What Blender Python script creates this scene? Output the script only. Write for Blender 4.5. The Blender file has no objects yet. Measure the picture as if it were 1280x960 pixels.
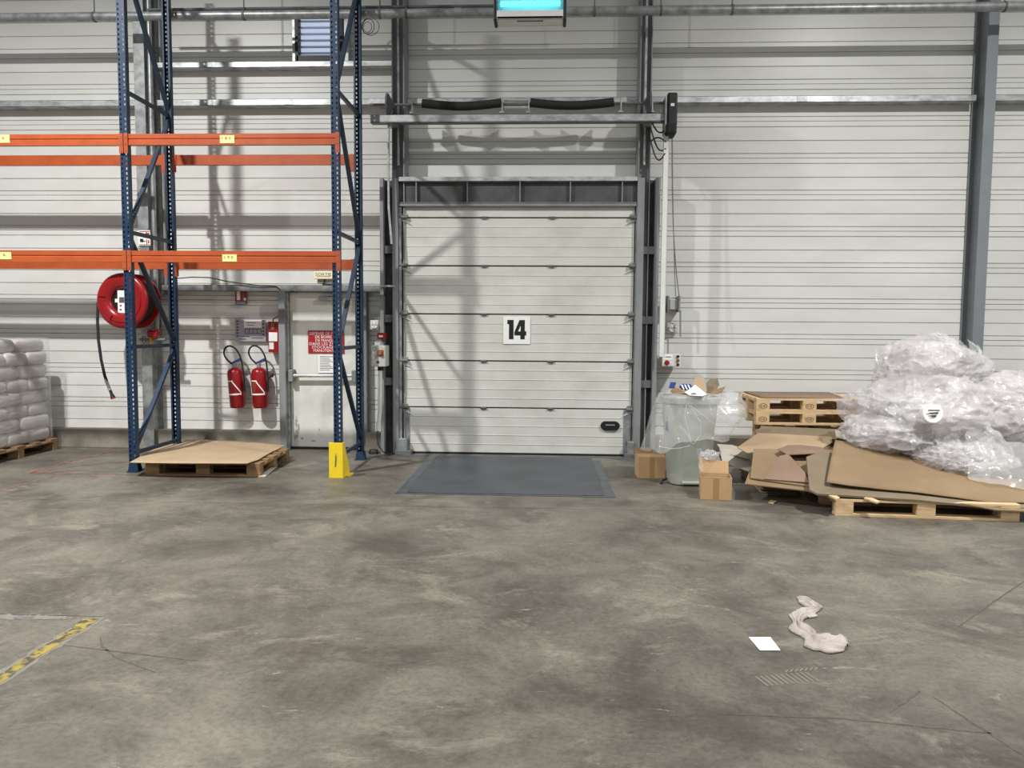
import bpy, bmesh, math, random
from mathutils import Vector, Matrix, noise
random.seed(7)
R = math.radians
scene = bpy.context.scene
C = scene.collection

# ------------------------------------------------------------------ camera
FPX = 960.0
PITCH, YAW, ROLL = R(-4.118), R(-2.584), R(0.414)
EYE = Vector((0, 0, 1.55))
fw = Vector((math.sin(YAW)*math.cos(PITCH), math.cos(YAW)*math.cos(PITCH), math.sin(PITCH)))
rt0 = Vector((math.cos(YAW), -math.sin(YAW), 0)); up0 = rt0.cross(fw)
rt = rt0*math.cos(ROLL) + up0*math.sin(ROLL)
up = up0*math.cos(ROLL) - rt0*math.sin(ROLL)
cam = bpy.data.cameras.new('camera'); camo = bpy.data.objects.new('camera', cam); C.objects.link(camo)
cam.sensor_width = 36; cam.sensor_fit = 'HORIZONTAL'; cam.lens = 36*FPX/1280; cam.clip_end = 200
camo.matrix_world = Matrix(((rt.x, up.x, -fw.x, EYE.x), (rt.y, up.y, -fw.y, EYE.y), (rt.z, up.z, -fw.z, EYE.z), (0, 0, 0, 1)))
scene.camera = camo

def ray(px, py): return rt*((px-640)/FPX) - up*((py-480)/FPX) + fw
def at(px, py, Y):                      # world point of a photo pixel at a known depth Y
    v = ray(px, py); return EYE + v*(Y/v.y)
def fl(px, py, z=0.0):                  # world point of a photo pixel at a known height z
    v = ray(px, py); return EYE + v*((z-EYE.z)/v.z)

# ------------------------------------------------------------------ world, lamps, exposure
w = bpy.data.worlds.new('world'); scene.world = w; w.use_nodes = True
bg = w.node_tree.nodes['Background']; bg.inputs[0].default_value = (0.97, 0.985, 1.0, 1); bg.inputs[1].default_value = 0.26
def lamp(name, loc, power, size=0.24, col=(1.0, 0.99, 0.97)):
    d = bpy.data.lights.new(name, 'AREA'); d.shape = 'DISK'; d.size = size; d.energy = power; d.color = col; d.spread = R(156)
    o = bpy.data.objects.new(name, d); C.objects.link(o); o.location = loc
    return o
lamp('high_bay_lamp', (-5.40, 4.19, 7.13), 760)
lamp('high_bay_lamp', (4.87, 4.19, 7.13), 560)
lamp('high_bay_lamp', (-5.40, -5.8, 7.13), 500)
lamp('high_bay_lamp', (4.87, -5.8, 7.13), 500)
vs = scene.view_settings
vs.view_transform = 'Standard'; vs.look = 'None'; vs.exposure = 0.04; vs.gamma = 1.0; vs.use_curve_mapping = False

# ------------------------------------------------------------------ materials
def lin(c): return tuple(((v/255)/12.92 if v/255 <= 0.04045 else ((v/255+0.055)/1.055)**2.4) for v in c) + (1.0,)
def mat(name, col, rough=0.5, metal=0.0, var=0.12, scale=6.0, bump=0.0, bscale=60.0, stretch=(1, 1, 1), alpha=1.0, col2=None, emit=0.0, trans=0.0, spec=0.5, world=False, bdist=0.01, sharp=None):
    m = bpy.data.materials.new(name); m.use_nodes = True
    nt = m.node_tree; b = nt.nodes['Principled BSDF']; L = nt.links.new
    base = lin(col)
    c2 = lin(col2) if col2 else tuple(max(0, x*(1-var*2)) for x in base[:3]) + (1,)
    if world: co = nt.nodes.new('ShaderNodeNewGeometry').outputs['Position']
    else: co = nt.nodes.new('ShaderNodeTexCoord').outputs['Object']
    mp = nt.nodes.new('ShaderNodeMapping'); mp.inputs['Scale'].default_value = stretch; L(co, mp.inputs[0])
    n = nt.nodes.new('ShaderNodeTexNoise'); n.inputs['Scale'].default_value = scale; n.inputs['Detail'].default_value = 6; n.inputs['Roughness'].default_value = 0.6
    L(mp.outputs[0], n.inputs['Vector'])
    r = nt.nodes.new('ShaderNodeValToRGB')
    lo, hi = sharp if sharp else (0.3, 0.62)
    r.color_ramp.elements[0].position = lo; r.color_ramp.elements[1].position = hi
    r.color_ramp.elements[0].color = c2; r.color_ramp.elements[1].color = base
    L(n.outputs['Fac'], r.inputs[0]); L(r.outputs[0], b.inputs['Base Color'])
    b.inputs['Roughness'].default_value = rough; b.inputs['Metallic'].default_value = metal
    b.inputs['Specular IOR Level'].default_value = spec
    if bump:
        n2 = nt.nodes.new('ShaderNodeTexNoise'); n2.inputs['Scale'].default_value = bscale; n2.inputs['Detail'].default_value = 4
        L(mp.outputs[0], n2.inputs['Vector'])
        bp = nt.nodes.new('ShaderNodeBump'); bp.inputs['Strength'].default_value = bump; bp.inputs['Distance'].default_value = bdist
        L(n2.outputs['Fac'], bp.inputs['Height']); L(bp.outputs[0], b.inputs['Normal'])
    if alpha < 1: b.inputs['Alpha'].default_value = alpha
    if trans: b.inputs['Transmission Weight'].default_value = trans
    if emit:
        L(r.outputs[0], b.inputs['Emission Color']); b.inputs['Emission Strength'].default_value = emit
    return m

M = {}
M['wall'] = mat('white_coated_steel', (226, 226, 222), 0.34, 0, 0.05, 1.2, 0.04, 3.0, (0.6, 1, 2.0), col2=(213, 213, 207), world=True, spec=0.30)
M['back'] = mat('dark_cavity', (60, 60, 58), 0.8)
M['plinth'] = mat('cast_concrete', (158, 152, 138), 0.85, 0, 0.18, 2.5, 0.25, 40, col2=(112, 106, 94), world=True)
M['galv'] = mat('galvanised_steel', (176, 180, 180), 0.42, 0.55, 0.16, 9, 0.03, 30, col2=(128, 131, 131), world=True)
M['galvb'] = mat('bright_galvanised_steel', (206, 210, 210), 0.4, 0.45, 0.16, 7, 0.03, 30, (1, 1, 2), col2=(150, 154, 154), world=True)
M['steel'] = mat('grey_painted_steel', (146, 149, 149), 0.5, 0.1, 0.12, 4, 0.04, 30, (1, 1, .4), col2=(118, 121, 121), world=True)
M['steeld'] = mat('dark_grey_steel', (112, 114, 114), 0.55, 0.1, 0.15, 5, 0.05, 30, col2=(86, 88, 88), world=True)
M['colr'] = mat('slate_grey_painted_column', (134, 139, 144), 0.45, 0.1, 0.06, 2, world=True)
M['door'] = mat('door_panel_white', (216, 216, 209), 0.42, 0, 0.08, 1.6, 0.35, 42, (1, 1, 1.6), col2=(198, 197, 188), world=True, bdist=0.004)
M['leaf'] = mat('exit_door_off_white', (226, 226, 219), 0.45, 0, 0.12, 2.4, 0.04, 10, col2=(200, 199, 190), world=True, sharp=(0.22, 0.52))
M['blue'] = mat('blue_rack_paint', (20, 50, 80), 0.42, 0.05, 0.14, 8, 0.03, 50, world=True)
M['brace'] = mat('brace_dark_blue_grey', (40, 56, 74), 0.45, 0.1, 0.12, 8, world=True)
M['orange'] = mat('orange_beam_paint', (176, 84, 42), 0.38, 0.0, 0.07, 5, 0.02, 40, world=True, col2=(164, 72, 34))
M['exit'] = mat('pale_exit_sign_face', (246, 238, 200), 0.5, 0, 0.03)
M['tag'] = mat('pale_yellow_label', (246, 226, 150), 0.55, 0, 0.03)
M['black'] = mat('black_plastic', (22, 22, 22), 0.5, 0, 0.1)
M['ink'] = mat('black_ink', (14, 14, 14), 0.6, 0, 0.02)
M['rubber'] = mat('black_rubber_sleeve', (32, 32, 33), 0.75, 0, 0.2, 20, 0.3, 60)
M['yellow'] = mat('yellow_guard_paint', (244, 214, 36), 0.45, 0, 0.05, 9, 0.03, 40)
M['red'] = mat('red_gloss_paint', (150, 22, 28), 0.3, 0, 0.08, 6)
M['redext'] = mat('red_extinguisher_enamel', (146, 16, 24), 0.3, 0, 0.05, 6)
M['signred'] = mat('red_sign_face', (168, 22, 38), 0.45, 0, 0.04)
M['white'] = mat('white_plastic', (232, 232, 228), 0.4, 0, 0.03)
M['paper'] = mat('white_paper', (244, 244, 240), 0.7, 0, 0.02)
M['grey'] = mat('light_grey_plastic', (196, 196, 190), 0.45, 0, 0.05)
M['lilac'] = mat('silver_lilac_plan', (176, 172, 180), 0.4, 0.2, 0.06, 3)
M['print'] = mat('grey_print', (92, 88, 96), 0.6, 0, 0.1)
M['bluep'] = mat('blue_print', (40, 62, 128), 0.5, 0, 0.05)
M['wood'] = mat('pale_pallet_wood', (222, 195, 154), 0.75, 0, 0.14, 3, 0.15, 40, (1, 6, 6), col2=(184, 152, 110))
M['woodd'] = mat('brown_pallet_wood', (150, 120, 84), 0.8, 0, 0.16, 3, 0.15, 40, (1, 6, 6), col2=(112, 86, 56))
M['card'] = mat('kraft_cardboard', (142, 120, 91), 0.8, 0, 0.06, 2.2, 0.04, 30, col2=(128, 106, 78))
M['card2'] = mat('greyed_cardboard', (132, 118, 96), 0.82, 0, 0.08, 2.0, 0.04, 30, col2=(116, 102, 82))
M['card3'] = mat('pink_brown_cardboard', (140, 116, 98), 0.82, 0, 0.08, 2.0, 0.04, 30, col2=(128, 104, 86))
M['cardl'] = mat('light_cardboard_sheet', (178, 156, 126), 0.78, 0, 0.05, 2.0, 0.03, 30, col2=(166, 142, 112))
M['cardw'] = mat('white_faced_board', (206, 200, 186), 0.75, 0, 0.06, 2.0)
M['tape'] = mat('brown_packing_tape', (168, 132, 88), 0.35, 0, 0.05)
M['bag'] = mat('grey_white_sack', (200, 194, 190), 0.38, 0, 0.10, 3.5, 0.35, 14, col2=(180, 174, 170), bdist=0.02)
M['wrap'] = mat('clear_stretch_wrap', (236, 234, 236), 0.18, 0, 0.04, 3, 0.5, 9, (1, 1, 4), alpha=0.24, bdist=0.03)
M['film'] = mat('crumpled_clear_film', (246, 241, 243), 0.10, 0, 0.05, 3, 0.6, 9, (1, 1, 2.0), alpha=0.30, col2=(232, 224, 226), bdist=0.03, world=True, spec=0.8)
M['film2'] = mat('thin_clear_film', (246, 246, 246), 0.14, 0, 0.03, 3, 0.4, 8, alpha=0.24, bdist=0.02, world=True, spec=0.9)
M['bin'] = mat('grey_green_bin_plastic', (166, 170, 158), 0.42, 0, 0.07, 3, 0.02, 20)
M['plate'] = mat('blue_grey_chequer_plate', (74, 80, 90), 0.42, 0.35, 0.16, 2.2, 0.05, 60, col2=(60, 62, 68), world=True)
M['platef'] = mat('worn_steel_edge', (104, 110, 118), 0.4, 0.6, 0.2, 8, world=True)
M['rust'] = mat('rust_tinted_patch', (112, 96, 92), 0.6, 0.2, 0.2, 3)
M['uv'] = mat('uv_tube_glow', (96, 222, 240), 0.4, 0, 0.0, emit=1.5)
M['lamw'] = mat('insect_killer_white', (226, 226, 222), 0.4, 0, 0.03)
M['sky'] = mat('daylight_behind_louvre', (216, 226, 244), 0.5, 0, 0.02, emit=0.62)
M['louv'] = mat('louvre_blade_grey', (150, 166, 190), 0.35, 0.3, 0.05)
M['brass'] = mat('brass', (172, 132, 62), 0.35, 0.8, 0.1)
M['rag'] = mat('grey_pink_rag', (184, 175, 168), 0.9, 0, 0.14, 9, 0.5, 50, col2=(150, 140, 134))
M['cable'] = mat('dark_cable', (44, 44, 44), 0.6, 0, 0.05)
M['cableg'] = mat('grey_cable', (110, 110, 108), 0.6, 0, 0.05)
M['redl'] = mat('worn_red_line_paint', (122, 62, 56), 0.75, 0, 0.2, 14, col2=(128, 112, 100), world=True, sharp=(0.4, 0.55))
M['yell'] = mat('chipped_yellow_line', (150, 132, 56), 0.8, 0, 0.2, 15, 0.6, 30, (1, 1, 1), col2=(70, 66, 57), world=True, sharp=(0.45, 0.56))
M['scuff'] = mat('grey_scuff', (150, 148, 138), 0.7, 0, 0.2, 40, col2=(196, 195, 186), world=True, sharp=(0.42, 0.58))
M['scl'] = mat('dark_scuff', (72, 68, 61), 0.8, 0, 0.1, 30, col2=(96, 92, 83), world=True)
M['cardbox'] = mat('carton_box_board', (192, 159, 118), 0.8, 0, 0.06, 2.2, 0.04, 30, col2=(178, 144, 104))
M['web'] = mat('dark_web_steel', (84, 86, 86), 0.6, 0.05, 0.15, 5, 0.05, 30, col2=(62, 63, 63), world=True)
M['dust'] = mat('pale_dust', (128, 123, 111), 0.8, 0, 0.05, 12, world=True)
M['chip'] = mat('pale_chipped_edge', (122, 118, 107), 0.8, 0, 0.08, 12, world=True)

def concrete_floor():
    m = bpy.data.materials.new('worn_power_floated_concrete'); m.use_nodes = True
    nt = m.node_tree; b = nt.nodes['Principled BSDF']; L = nt.links.new; N = nt.nodes.new
    pos = N('ShaderNodeNewGeometry').outputs['Position']
    def nz(scale, stretch=(1, 1, 1), detail=8, rough=0.62, dist=0.0, off=(0, 0, 0)):
        mp = N('ShaderNodeMapping'); mp.inputs['Scale'].default_value = stretch; mp.inputs['Location'].default_value = off; L(pos, mp.inputs[0])
        n = N('ShaderNodeTexNoise'); n.inputs['Scale'].default_value = scale; n.inputs['Detail'].default_value = detail
        n.inputs['Roughness'].default_value = rough; n.inputs['Distortion'].default_value = dist; L(mp.outputs[0], n.inputs['Vector'])
        return n.outputs['Fac']
    def ramp(f, stops):
        r = N('ShaderNodeValToRGB'); e = r.color_ramp.elements
        while len(e) < len(stops): e.new(0.5)
        for i, (p, c) in enumerate(stops):
            e[i].position = p; e[i].color = c if len(c) == 4 else lin(c)
        L(f, r.inputs[0]); return r.outputs[0]
    def mix(kind, f, a, c):
        x = N('ShaderNodeMix'); x.data_type = 'RGBA'; x.blend_type = kind; x.inputs[0].default_value = f if isinstance(f, float) else 0
        if not isinstance(f, float): L(f, x.inputs[0])
        L(a, x.inputs[6]); L(c, x.inputs[7]) if not isinstance(c, tuple) else setattr(x.inputs[7], 'default_value', c)
        return x.outputs[2]
    g = lambda v: (v, v, v, 1)
    base = ramp(nz(1.3, (1, 1, 1), 13, 0.72, 0.5), [(0.33, (80, 75, 67)), (0.5, (112, 107, 97)), (0.67, (136, 131, 118))])
    dark = ramp(nz(1.1, (1, 1, 1), 13, 0.72, 0.5, (4, 2, 0)), [(0.52, g(0)), (0.64, g(.85))])
    c = mix('MIX', dark, base, lin((84, 77, 70)))
    lite = ramp(nz(1.7, (0.8, 1.1, 1), 13, 0.76, 0.8, (9, 5, 0)), [(0.545, g(0)), (0.66, g(.7))])
    c = mix('MIX', lite, c, lin((152, 147, 131)))
    big = ramp(nz(0.45, (1, 1, 1), 5, 0.55, 0.3, (1.5, 0.3, 0)), [(0.36, g(.72)), (0.62, g(1.0))])
    c = mix('MULTIPLY', 1.0, c, big)
    fine = ramp(nz(34, (1, 1, 1), 6, 0.75), [(0.34, g(.62)), (0.56, g(1))])
    c = mix('MULTIPLY', 0.8, c, fine)
    scr = ramp(nz(5.0, (0.5, 2.0, 1), 10, 0.78, 0.9, (3, 3, 0)), [(0.58, g(1)), (0.68, g(.70))])
    c = mix('MULTIPLY', 0.8, c, scr)
    scr2 = ramp(nz(5.5, (0.6, 1.8, 1), 10, 0.82, 1.2, (13, 3, 0)), [(0.61, g(0)), (0.67, g(.75))])
    c = mix('MIX', scr2, c, lin((168, 162, 146)))
    pits = ramp(nz(8, (1, 1.3, 1), 12, 0.82, 1.0, (7, 1, 0)), [(0.62, g(1)), (0.70, g(.5))])
    c = mix('MULTIPLY', 0.85, c, pits)
    L(c, b.inputs['Base Color'])
    rr = ramp(nz(1.3, (1, 1, 1), 6, 0.6), [(0.35, g(.36)), (0.65, g(.58))]); L(rr, b.inputs['Roughness'])
    b.inputs['Specular IOR Level'].default_value = 0.4
    bp = N('ShaderNodeBump'); bp.inputs['Strength'].default_value = 0.12; bp.inputs['Distance'].default_value = 0.01
    L(nz(18, (1, 1, 1), 6, 0.7), bp.inputs['Height']); L(bp.outputs[0], b.inputs['Normal'])
    return m
M['floor'] = concrete_floor()

# ------------------------------------------------------------------ mesh helpers
class MB:
    def __init__(s): s.v = []; s.f = []
    def add(s, vs, fs):
        n = len(s.v); s.v += [Vector(v) for v in vs]; s.f += [tuple(i+n for i in f) for f in fs]; return s
    def box(s, x0, x1, y0, y1, z0, z1):
        return s.add([(x0,y0,z0),(x1,y0,z0),(x1,y1,z0),(x0,y1,z0),(x0,y0,z1),(x1,y0,z1),(x1,y1,z1),(x0,y1,z1)],
                     [(0,3,2,1),(4,5,6,7),(0,1,5,4),(1,2,6,5),(2,3,7,6),(3,0,4,7)])
    def bar(s, p0, p1, w, h, ref=(0, 0, 1)):          # box of section w x h from p0 to p1
        p0, p1 = Vector(p0), Vector(p1); d = (p1-p0).normalized(); u = d.cross(Vector(ref))
        if u.length < 1e-4: u = d.cross(Vector((0, 1, 0)))
        u.normalize(); t = u.cross(d); u *= w/2; t *= h/2
        return s.add([p0-u-t, p0+u-t, p0+u+t, p0-u+t, p1-u-t, p1+u-t, p1+u+t, p1-u+t],
                     [(0,1,2,3),(7,6,5,4),(0,4,5,1),(1,5,6,2),(2,6,7,3),(3,7,4,0)])
    def tube(s, pts, r, n=8, cap=True):
        pts = [Vector(p) for p in pts]; rs = r if isinstance(r, (list, tuple)) else [r]*len(pts)
        b = len(s.v); prev = None
        for i, p in enumerate(pts):
            d = (pts[min(i+1, len(pts)-1)] - pts[max(i-1, 0)]).normalized()
            if prev is None:
                a = d.cross(Vector((0, 0, 1)))
                if a.length < 1e-3: a = d.cross(Vector((1, 0, 0)))
            else: a = prev - d*prev.dot(d)
            a.normalize(); prev = a; c = d.cross(a)
            for k in range(n):
                t = 2*math.pi*k/n; s.v.append(p + (a*math.cos(t)+c*math.sin(t))*rs[i])
        for i in range(len(pts)-1):
            for k in range(n):
                k2 = (k+1) % n; s.f.append((b+i*n+k, b+i*n+k2, b+(i+1)*n+k2, b+(i+1)*n+k))
        if cap:
            s.f.append(tuple(b+k for k in reversed(range(n)))); e = b+(len(pts)-1)*n; s.f.append(tuple(e+k for k in range(n)))
        return s
    def cyl(s, p0, p1, r, r1=None, n=20): return s.tube([p0, p1], [r, r if r1 is None else r1], n)
    def lathe(s, prof, c, axis, n=32):                # prof: (radius, along) pairs
        c = Vector(c); ax = Vector(axis).normalized(); a = ax.cross(Vector((0, 0, 1)))
        if a.length < 1e-3: a = Vector((1, 0, 0))
        a.normalize(); d = ax.cross(a); b = len(s.v)
        for r, t in prof:
            for k in range(n):
                q = 2*math.pi*k/n; s.v.append(c + ax*t + (a*math.cos(q)+d*math.sin(q))*r)
        for i in range(len(prof)-1):
            for k in range(n):
                k2 = (k+1) % n; s.f.append((b+i*n+k, b+i*n+k2, b+(i+1)*n+k2, b+(i+1)*n+k))
        return s
    def prism(s, poly, y0, y1):                       # poly of (x, z), extruded along Y
        n = len(poly); b = len(s.v)
        for y in (y0, y1):
            for x, z in poly: s.v.append(Vector((x, y, z)))
        s.f.append(tuple(b+i for i in range(n))); s.f.append(tuple(b+n+i for i in reversed(range(n))))
        for i in range(n):
            j = (i+1) % n; s.f.append((b+j, b+i, b+n+i, b+n+j))
        return s
    def slab(s, pts, th):                             # polygon sheet of 3D points with thickness th downwards along its normal
        pts = [Vector(p) for p in pts]; nrm = Vector((0, 0, 0))
        for i in range(len(pts)):
            a, b2 = pts[i], pts[(i+1) % len(pts)]
            nrm += Vector(((a.y-b2.y)*(a.z+b2.z), (a.z-b2.z)*(a.x+b2.x), (a.x-b2.x)*(a.y+b2.y)))
        nrm.normalize(); n = len(pts); b = len(s.v)
        c = sum(pts, Vector())/n
        s.v += pts + [p - nrm*th for p in pts] + [c, c-nrm*th]
        for i in range(n):
            j = (i+1) % n
            s.f += [(b+i, b+j, b+2*n), (b+n+j, b+n+i, b+2*n+1), (b+j, b+i, b+n+i, b+n+j)]
        return s
    def grid(s, fn, nu, nv):
        b = len(s.v)
        for i in range(nu+1):
            for j in range(nv+1): s.v.append(Vector(fn(i/nu, j/nv)))
        for i in range(nu):
            for j in range(nv):
                a = b+i*(nv+1)+j; s.f.append((a, a+nv+1, a+nv+2, a+1))
        return s
    def build(s, name, m, parent=None, smooth=False, bev=0.0, thick=0.0, local=False, label=None, sub=0, ang=35):
        o0 = Vector((0, 0, 0))
        if not local:
            if parent is None:
                lo = Vector((min(v.x for v in s.v), min(v.y for v in s.v), min(v.z for v in s.v)))
                hi = Vector((max(v.x for v in s.v), max(v.y for v in s.v), max(v.z for v in s.v)))
                o0 = Vector(((lo.x+hi.x)/2, (lo.y+hi.y)/2, lo.z))
            else: o0 = wloc(parent)
        me = bpy.data.meshes.new(name); me.from_pydata([tuple(v-o0) for v in s.v], [], s.f); me.update()
        bm = bmesh.new(); bm.from_mesh(me); bmesh.ops.recalc_face_normals(bm, faces=bm.faces[:]); bm.to_mesh(me); bm.free()
        if smooth:
            me.shade_smooth(); me.set_sharp_from_angle(angle=R(ang))
        me.materials.append(M[m] if isinstance(m, str) else m)
        o = bpy.data.objects.new(name, me); C.objects.link(o)
        if parent is not None: o.parent = parent
        elif not local: o.location = o0
        if thick:
            k = o.modifiers.new('thickness', 'SOLIDIFY'); k.thickness = thick; k.offset = 0
        if sub:
            k = o.modifiers.new('smooth', 'SUBSURF'); k.levels = sub; k.render_levels = sub
        if bev:
            k = o.modifiers.new('edge', 'BEVEL'); k.width = bev; k.segments = 2; k.limit_method = 'ANGLE'
        if label: o['label'] = label
        return o
def wloc(o):
    v = Vector(o.location)
    while o.parent is not None: o = o.parent; v += o.location
    return v
def tag(o, label, cat, group=None, kind=None):
    o['label'] = label; o['category'] = cat
    if group: o['group'] = group
    if kind: o['kind'] = kind
    return o
def thing(name, label, cat, loc=(0, 0, 0), rz=0.0, group=None, kind=None):
    o = bpy.data.objects.new(name, None); C.objects.link(o); o.location = loc; o.rotation_euler = (0, 0, rz); o.empty_display_size = 0.1
    return tag(o, label, cat, group, kind)
def dup(root, loc, rz, label, group=None):
    r = root.copy(); C.objects.link(r); r.location = loc; r.rotation_euler = (0, 0, rz); r['label'] = label
    if group: r['group'] = group
    for ch in list(root.children):
        c = ch.copy(); C.objects.link(c); c.parent = r
        for g in list(ch.children):
            d = g.copy(); C.objects.link(d); d.parent = c
    return r
def copy_part(o, loc):
    c = o.copy(); C.objects.link(c); c.parent = o.parent; c.location = loc; return c
def text(name, body, x0, x1, y, z0, z1, m, parent, local=False, th=0.002):
    cu = bpy.data.curves.new(name, 'FONT'); cu.body = body; cu.resolution_u = 2
    t = bpy.data.objects.new(name, cu); C.objects.link(t)
    dg = bpy.context.evaluated_depsgraph_get(); me = bpy.data.meshes.new_from_object(t.evaluated_get(dg))
    bpy.data.objects.remove(t); bpy.data.curves.remove(cu)
    xs = [v.co.x for v in me.vertices]; ys = [v.co.y for v in me.vertices]
    sx = (x1-x0)/max(1e-6, max(xs)-min(xs)); sz = (z1-z0)/max(1e-6, max(ys)-min(ys)); mx, my = min(xs), min(ys)
    o0 = Vector((0, 0, 0)) if local or parent is None else wloc(parent)
    for v in me.vertices: v.co = Vector((x0+(v.co.x-mx)*sx, y, z0+(v.co.y-my)*sz)) - o0
    me.materials.append(M[m]); me.name = name
    o = bpy.data.objects.new(name, me); C.objects.link(o); o.parent = parent; o['kind'] = 'stuff'
    return o
def px_box(mb, x0, y0, x1, y1, Ya, Yb):               # box whose front face covers a photo rectangle at depth Ya
    a, b = at(x0, y1, Ya), at(x1, y0, Ya); return mb.box(a.x, b.x, Ya, Yb, a.z, b.z)

WALL = 9.65; PL = 9.45; DOOR = 9.35

# ------------------------------------------------------------------ floor
fo = MB().box(-13, 13, -8, 9.75, -0.20, -0.03).build('floor', 'back')
tag(fo, 'worn grey concrete warehouse floor cut into slabs', 'floor', kind='structure')
for x0, x1, y0, y1 in ((-13, -2.363, -8, 3.897), (-13, -2.36, 3.902, 6.556), (-2.36, 13, -8, 6.556), (-13, 13, 6.564, 9.75)):
    MB().box(x0, x1, y0, y1, -0.03, 0).build('slab', 'floor', fo)

# ------------------------------------------------------------------ back wall with its panels
wb = MB().box(-12.5, 12.5, 9.72, 9.85, 0, 7.9).build('wall_back', 'back')
tag(wb, 'white ribbed steel cladding wall behind the dock door', 'wall', kind='structure')
PER = 0.4386; Z0 = 0.134
def panel_mesh(x0, x1, name):
    pr = []; d, hw = 0.014, 0.006
    pr += [(0.05, 0.001), (0.0, 0.003)]
    for zc in (PER-0.055-0.278+0.045, PER-0.065, PER-0.0-0.385):
        pass
    cuts = sorted([PER-0.065, PER-0.230, 0.055])       # ribs above the seam: next seam at PER
    for c_ in cuts: pr += [(0, c_-hw), (d, c_-hw*0.5), (d, c_+hw*0.5), (0, c_+hw)]
    pr += [(0.0, PER-0.003), (0.05, PER-0.001)]
    vs = [(x, WALL+y, z) for x in (x0, x1) for y, z in pr]; n = len(pr)
    fs = [(i, n+i, n+i+1, i+1) for i in range(n-1)]
    me = bpy.data.meshes.new(name); me.from_pydata(vs, [], fs); me.update(); me.materials.append(M['wall']); return me
bays = [(-12.4, -9.0, 0), (-9.0, -4.98, 0), (-4.98, -1.81, 0), (-1.81, 1.12, 6), (1.12, 5.10, 0), (5.10, 8.6, 0), (8.6, 12.4, 0)]
for x0, x1, n0 in bays:
    me = panel_mesh(x0+0.002, x1-0.002, 'panel')
    for n in range(n0, 17):
        o = bpy.data.objects.new('panel', me); C.objects.link(o); o.parent = wb; o.location = (0, 0, Z0+n*PER) ; o.location -= wb.location
bb = thing('baseboard_back', 'low concrete plinth along the foot of the wall', 'plinth', (0, 9.55, 0), kind='structure')
for x0, x1 in ((-12.4, -3.34), (-2.26, -2.02), (1.33, 12.4)):
    MB().box(x0, x1, PL, 9.70, 0, 0.235).build('plinth_block', 'plinth', bb, bev=0.008)

# ------------------------------------------------------------------ steel columns, posts and rails
def icol(name, label, x0, x1, y0, y1, z1, m, tf=0.014):
    t = thing(name, label, 'column', ((x0+x1)/2, (y0+y1)/2, 0), group='steel columns')
    xc = (x0+x1)/2
    MB().box(x0, x1, y0, y0+tf, 0, z1).build('flange', m, t)
    MB().box(x0, x1, y1-tf, y1, 0, z1).build('flange', m, t)
    MB().box(xc-0.005, xc+0.005, y0+tf, y1-tf, 0, z1).build('web', m, t)
    MB().box(x0-0.04, x1+0.04, y0-0.04, y1, 0, 0.015).build('base_plate', m, t)
    return t
cl = icol('steel_column', 'galvanised steel column behind the blue rack beside the hose reel', -5.045, -4.915, 9.35, 9.62, 7.8, 'galv')
del cl['group']
cr = icol('steel_column', 'slate grey steel column rising behind the heap of plastic film', 5.035, 5.16, 9.35, 9.63, 7.8, 'colr')
del cr['group']
for lab, x0, x1 in (('grey steel post rising above the left side of the dock door', -1.885, -1.735), ('grey steel post rising above the right side of the dock door', 1.06, 1.20)):
    t = thing('door_post', lab, 'post', ((x0+x1)/2, 9.45, 0), group='posts flanking the dock door')
    MB().box(x0, x0+0.012, 9.32, 9.62, 0, 7.8).build('flange', 'steel', t)
    MB().box(x1-0.012, x1, 9.32, 9.62, 0, 7.8).build('flange', 'steel', t)
    MB().box(x0+0.012, x1-0.012, 9.40, 9.41, 0, 7.8).build('web', 'steel', t)
    MB().box((x0+x1)/2-0.012, (x0+x1)/2+0.012, 9.34, 9.36, 3.5, 7.8).build('guide_strip', 'galvb', t)
def rail(label, x0, x1, z0, z1, y0=9.50, m='galvb', splice=None):
    t = thing('wall_rail', label, 'rail', ((x0+x1)/2, y0+0.07, z0), group='horizontal wall rails')
    MB().box(x0, x1, y0, y0+0.004, z0, z1).build('face', m, t)
    MB().box(x0, x1, y0, WALL, z1-0.004, z1).build('top_flange', m, t)
    MB().box(x0, x1, y0, WALL, z0, z0+0.004).build('bottom_flange', m, t)
    for sx in (splice or []): MB().box(sx-0.06, sx+0.06, y0-0.004, y0, z0+0.006, z1-0.006).build('splice_plate', 'galv', t)
    return t
rail('galvanised wall rail crossing behind the left end of the racking', -12, -5.05, 4.264, 4.339)
rail('galvanised wall rail between the hose reel column and the dock door post', -4.91, -1.89, 4.264, 4.339, splice=[-4.2, -3.2])
rail('galvanised wall rail behind the black spring sleeves above the dock door', -1.73, 1.055, 4.264, 4.339)
rail('long galvanised wall rail right of the black door motor', 1.205, 5.02, 4.264, 4.339, splice=[3.0])
rail('galvanised wall rail right of the slate grey column', 5.17, 12, 4.264, 4.339)
rail('short galvanised wall rail under the louvre vent', -4.85, -1.89, 4.721, 4.788, splice=[-4.2])
rail('grey wall rail over the exit door', -4.85, -2.03, 1.993, 2.073, m='galv')

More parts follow.
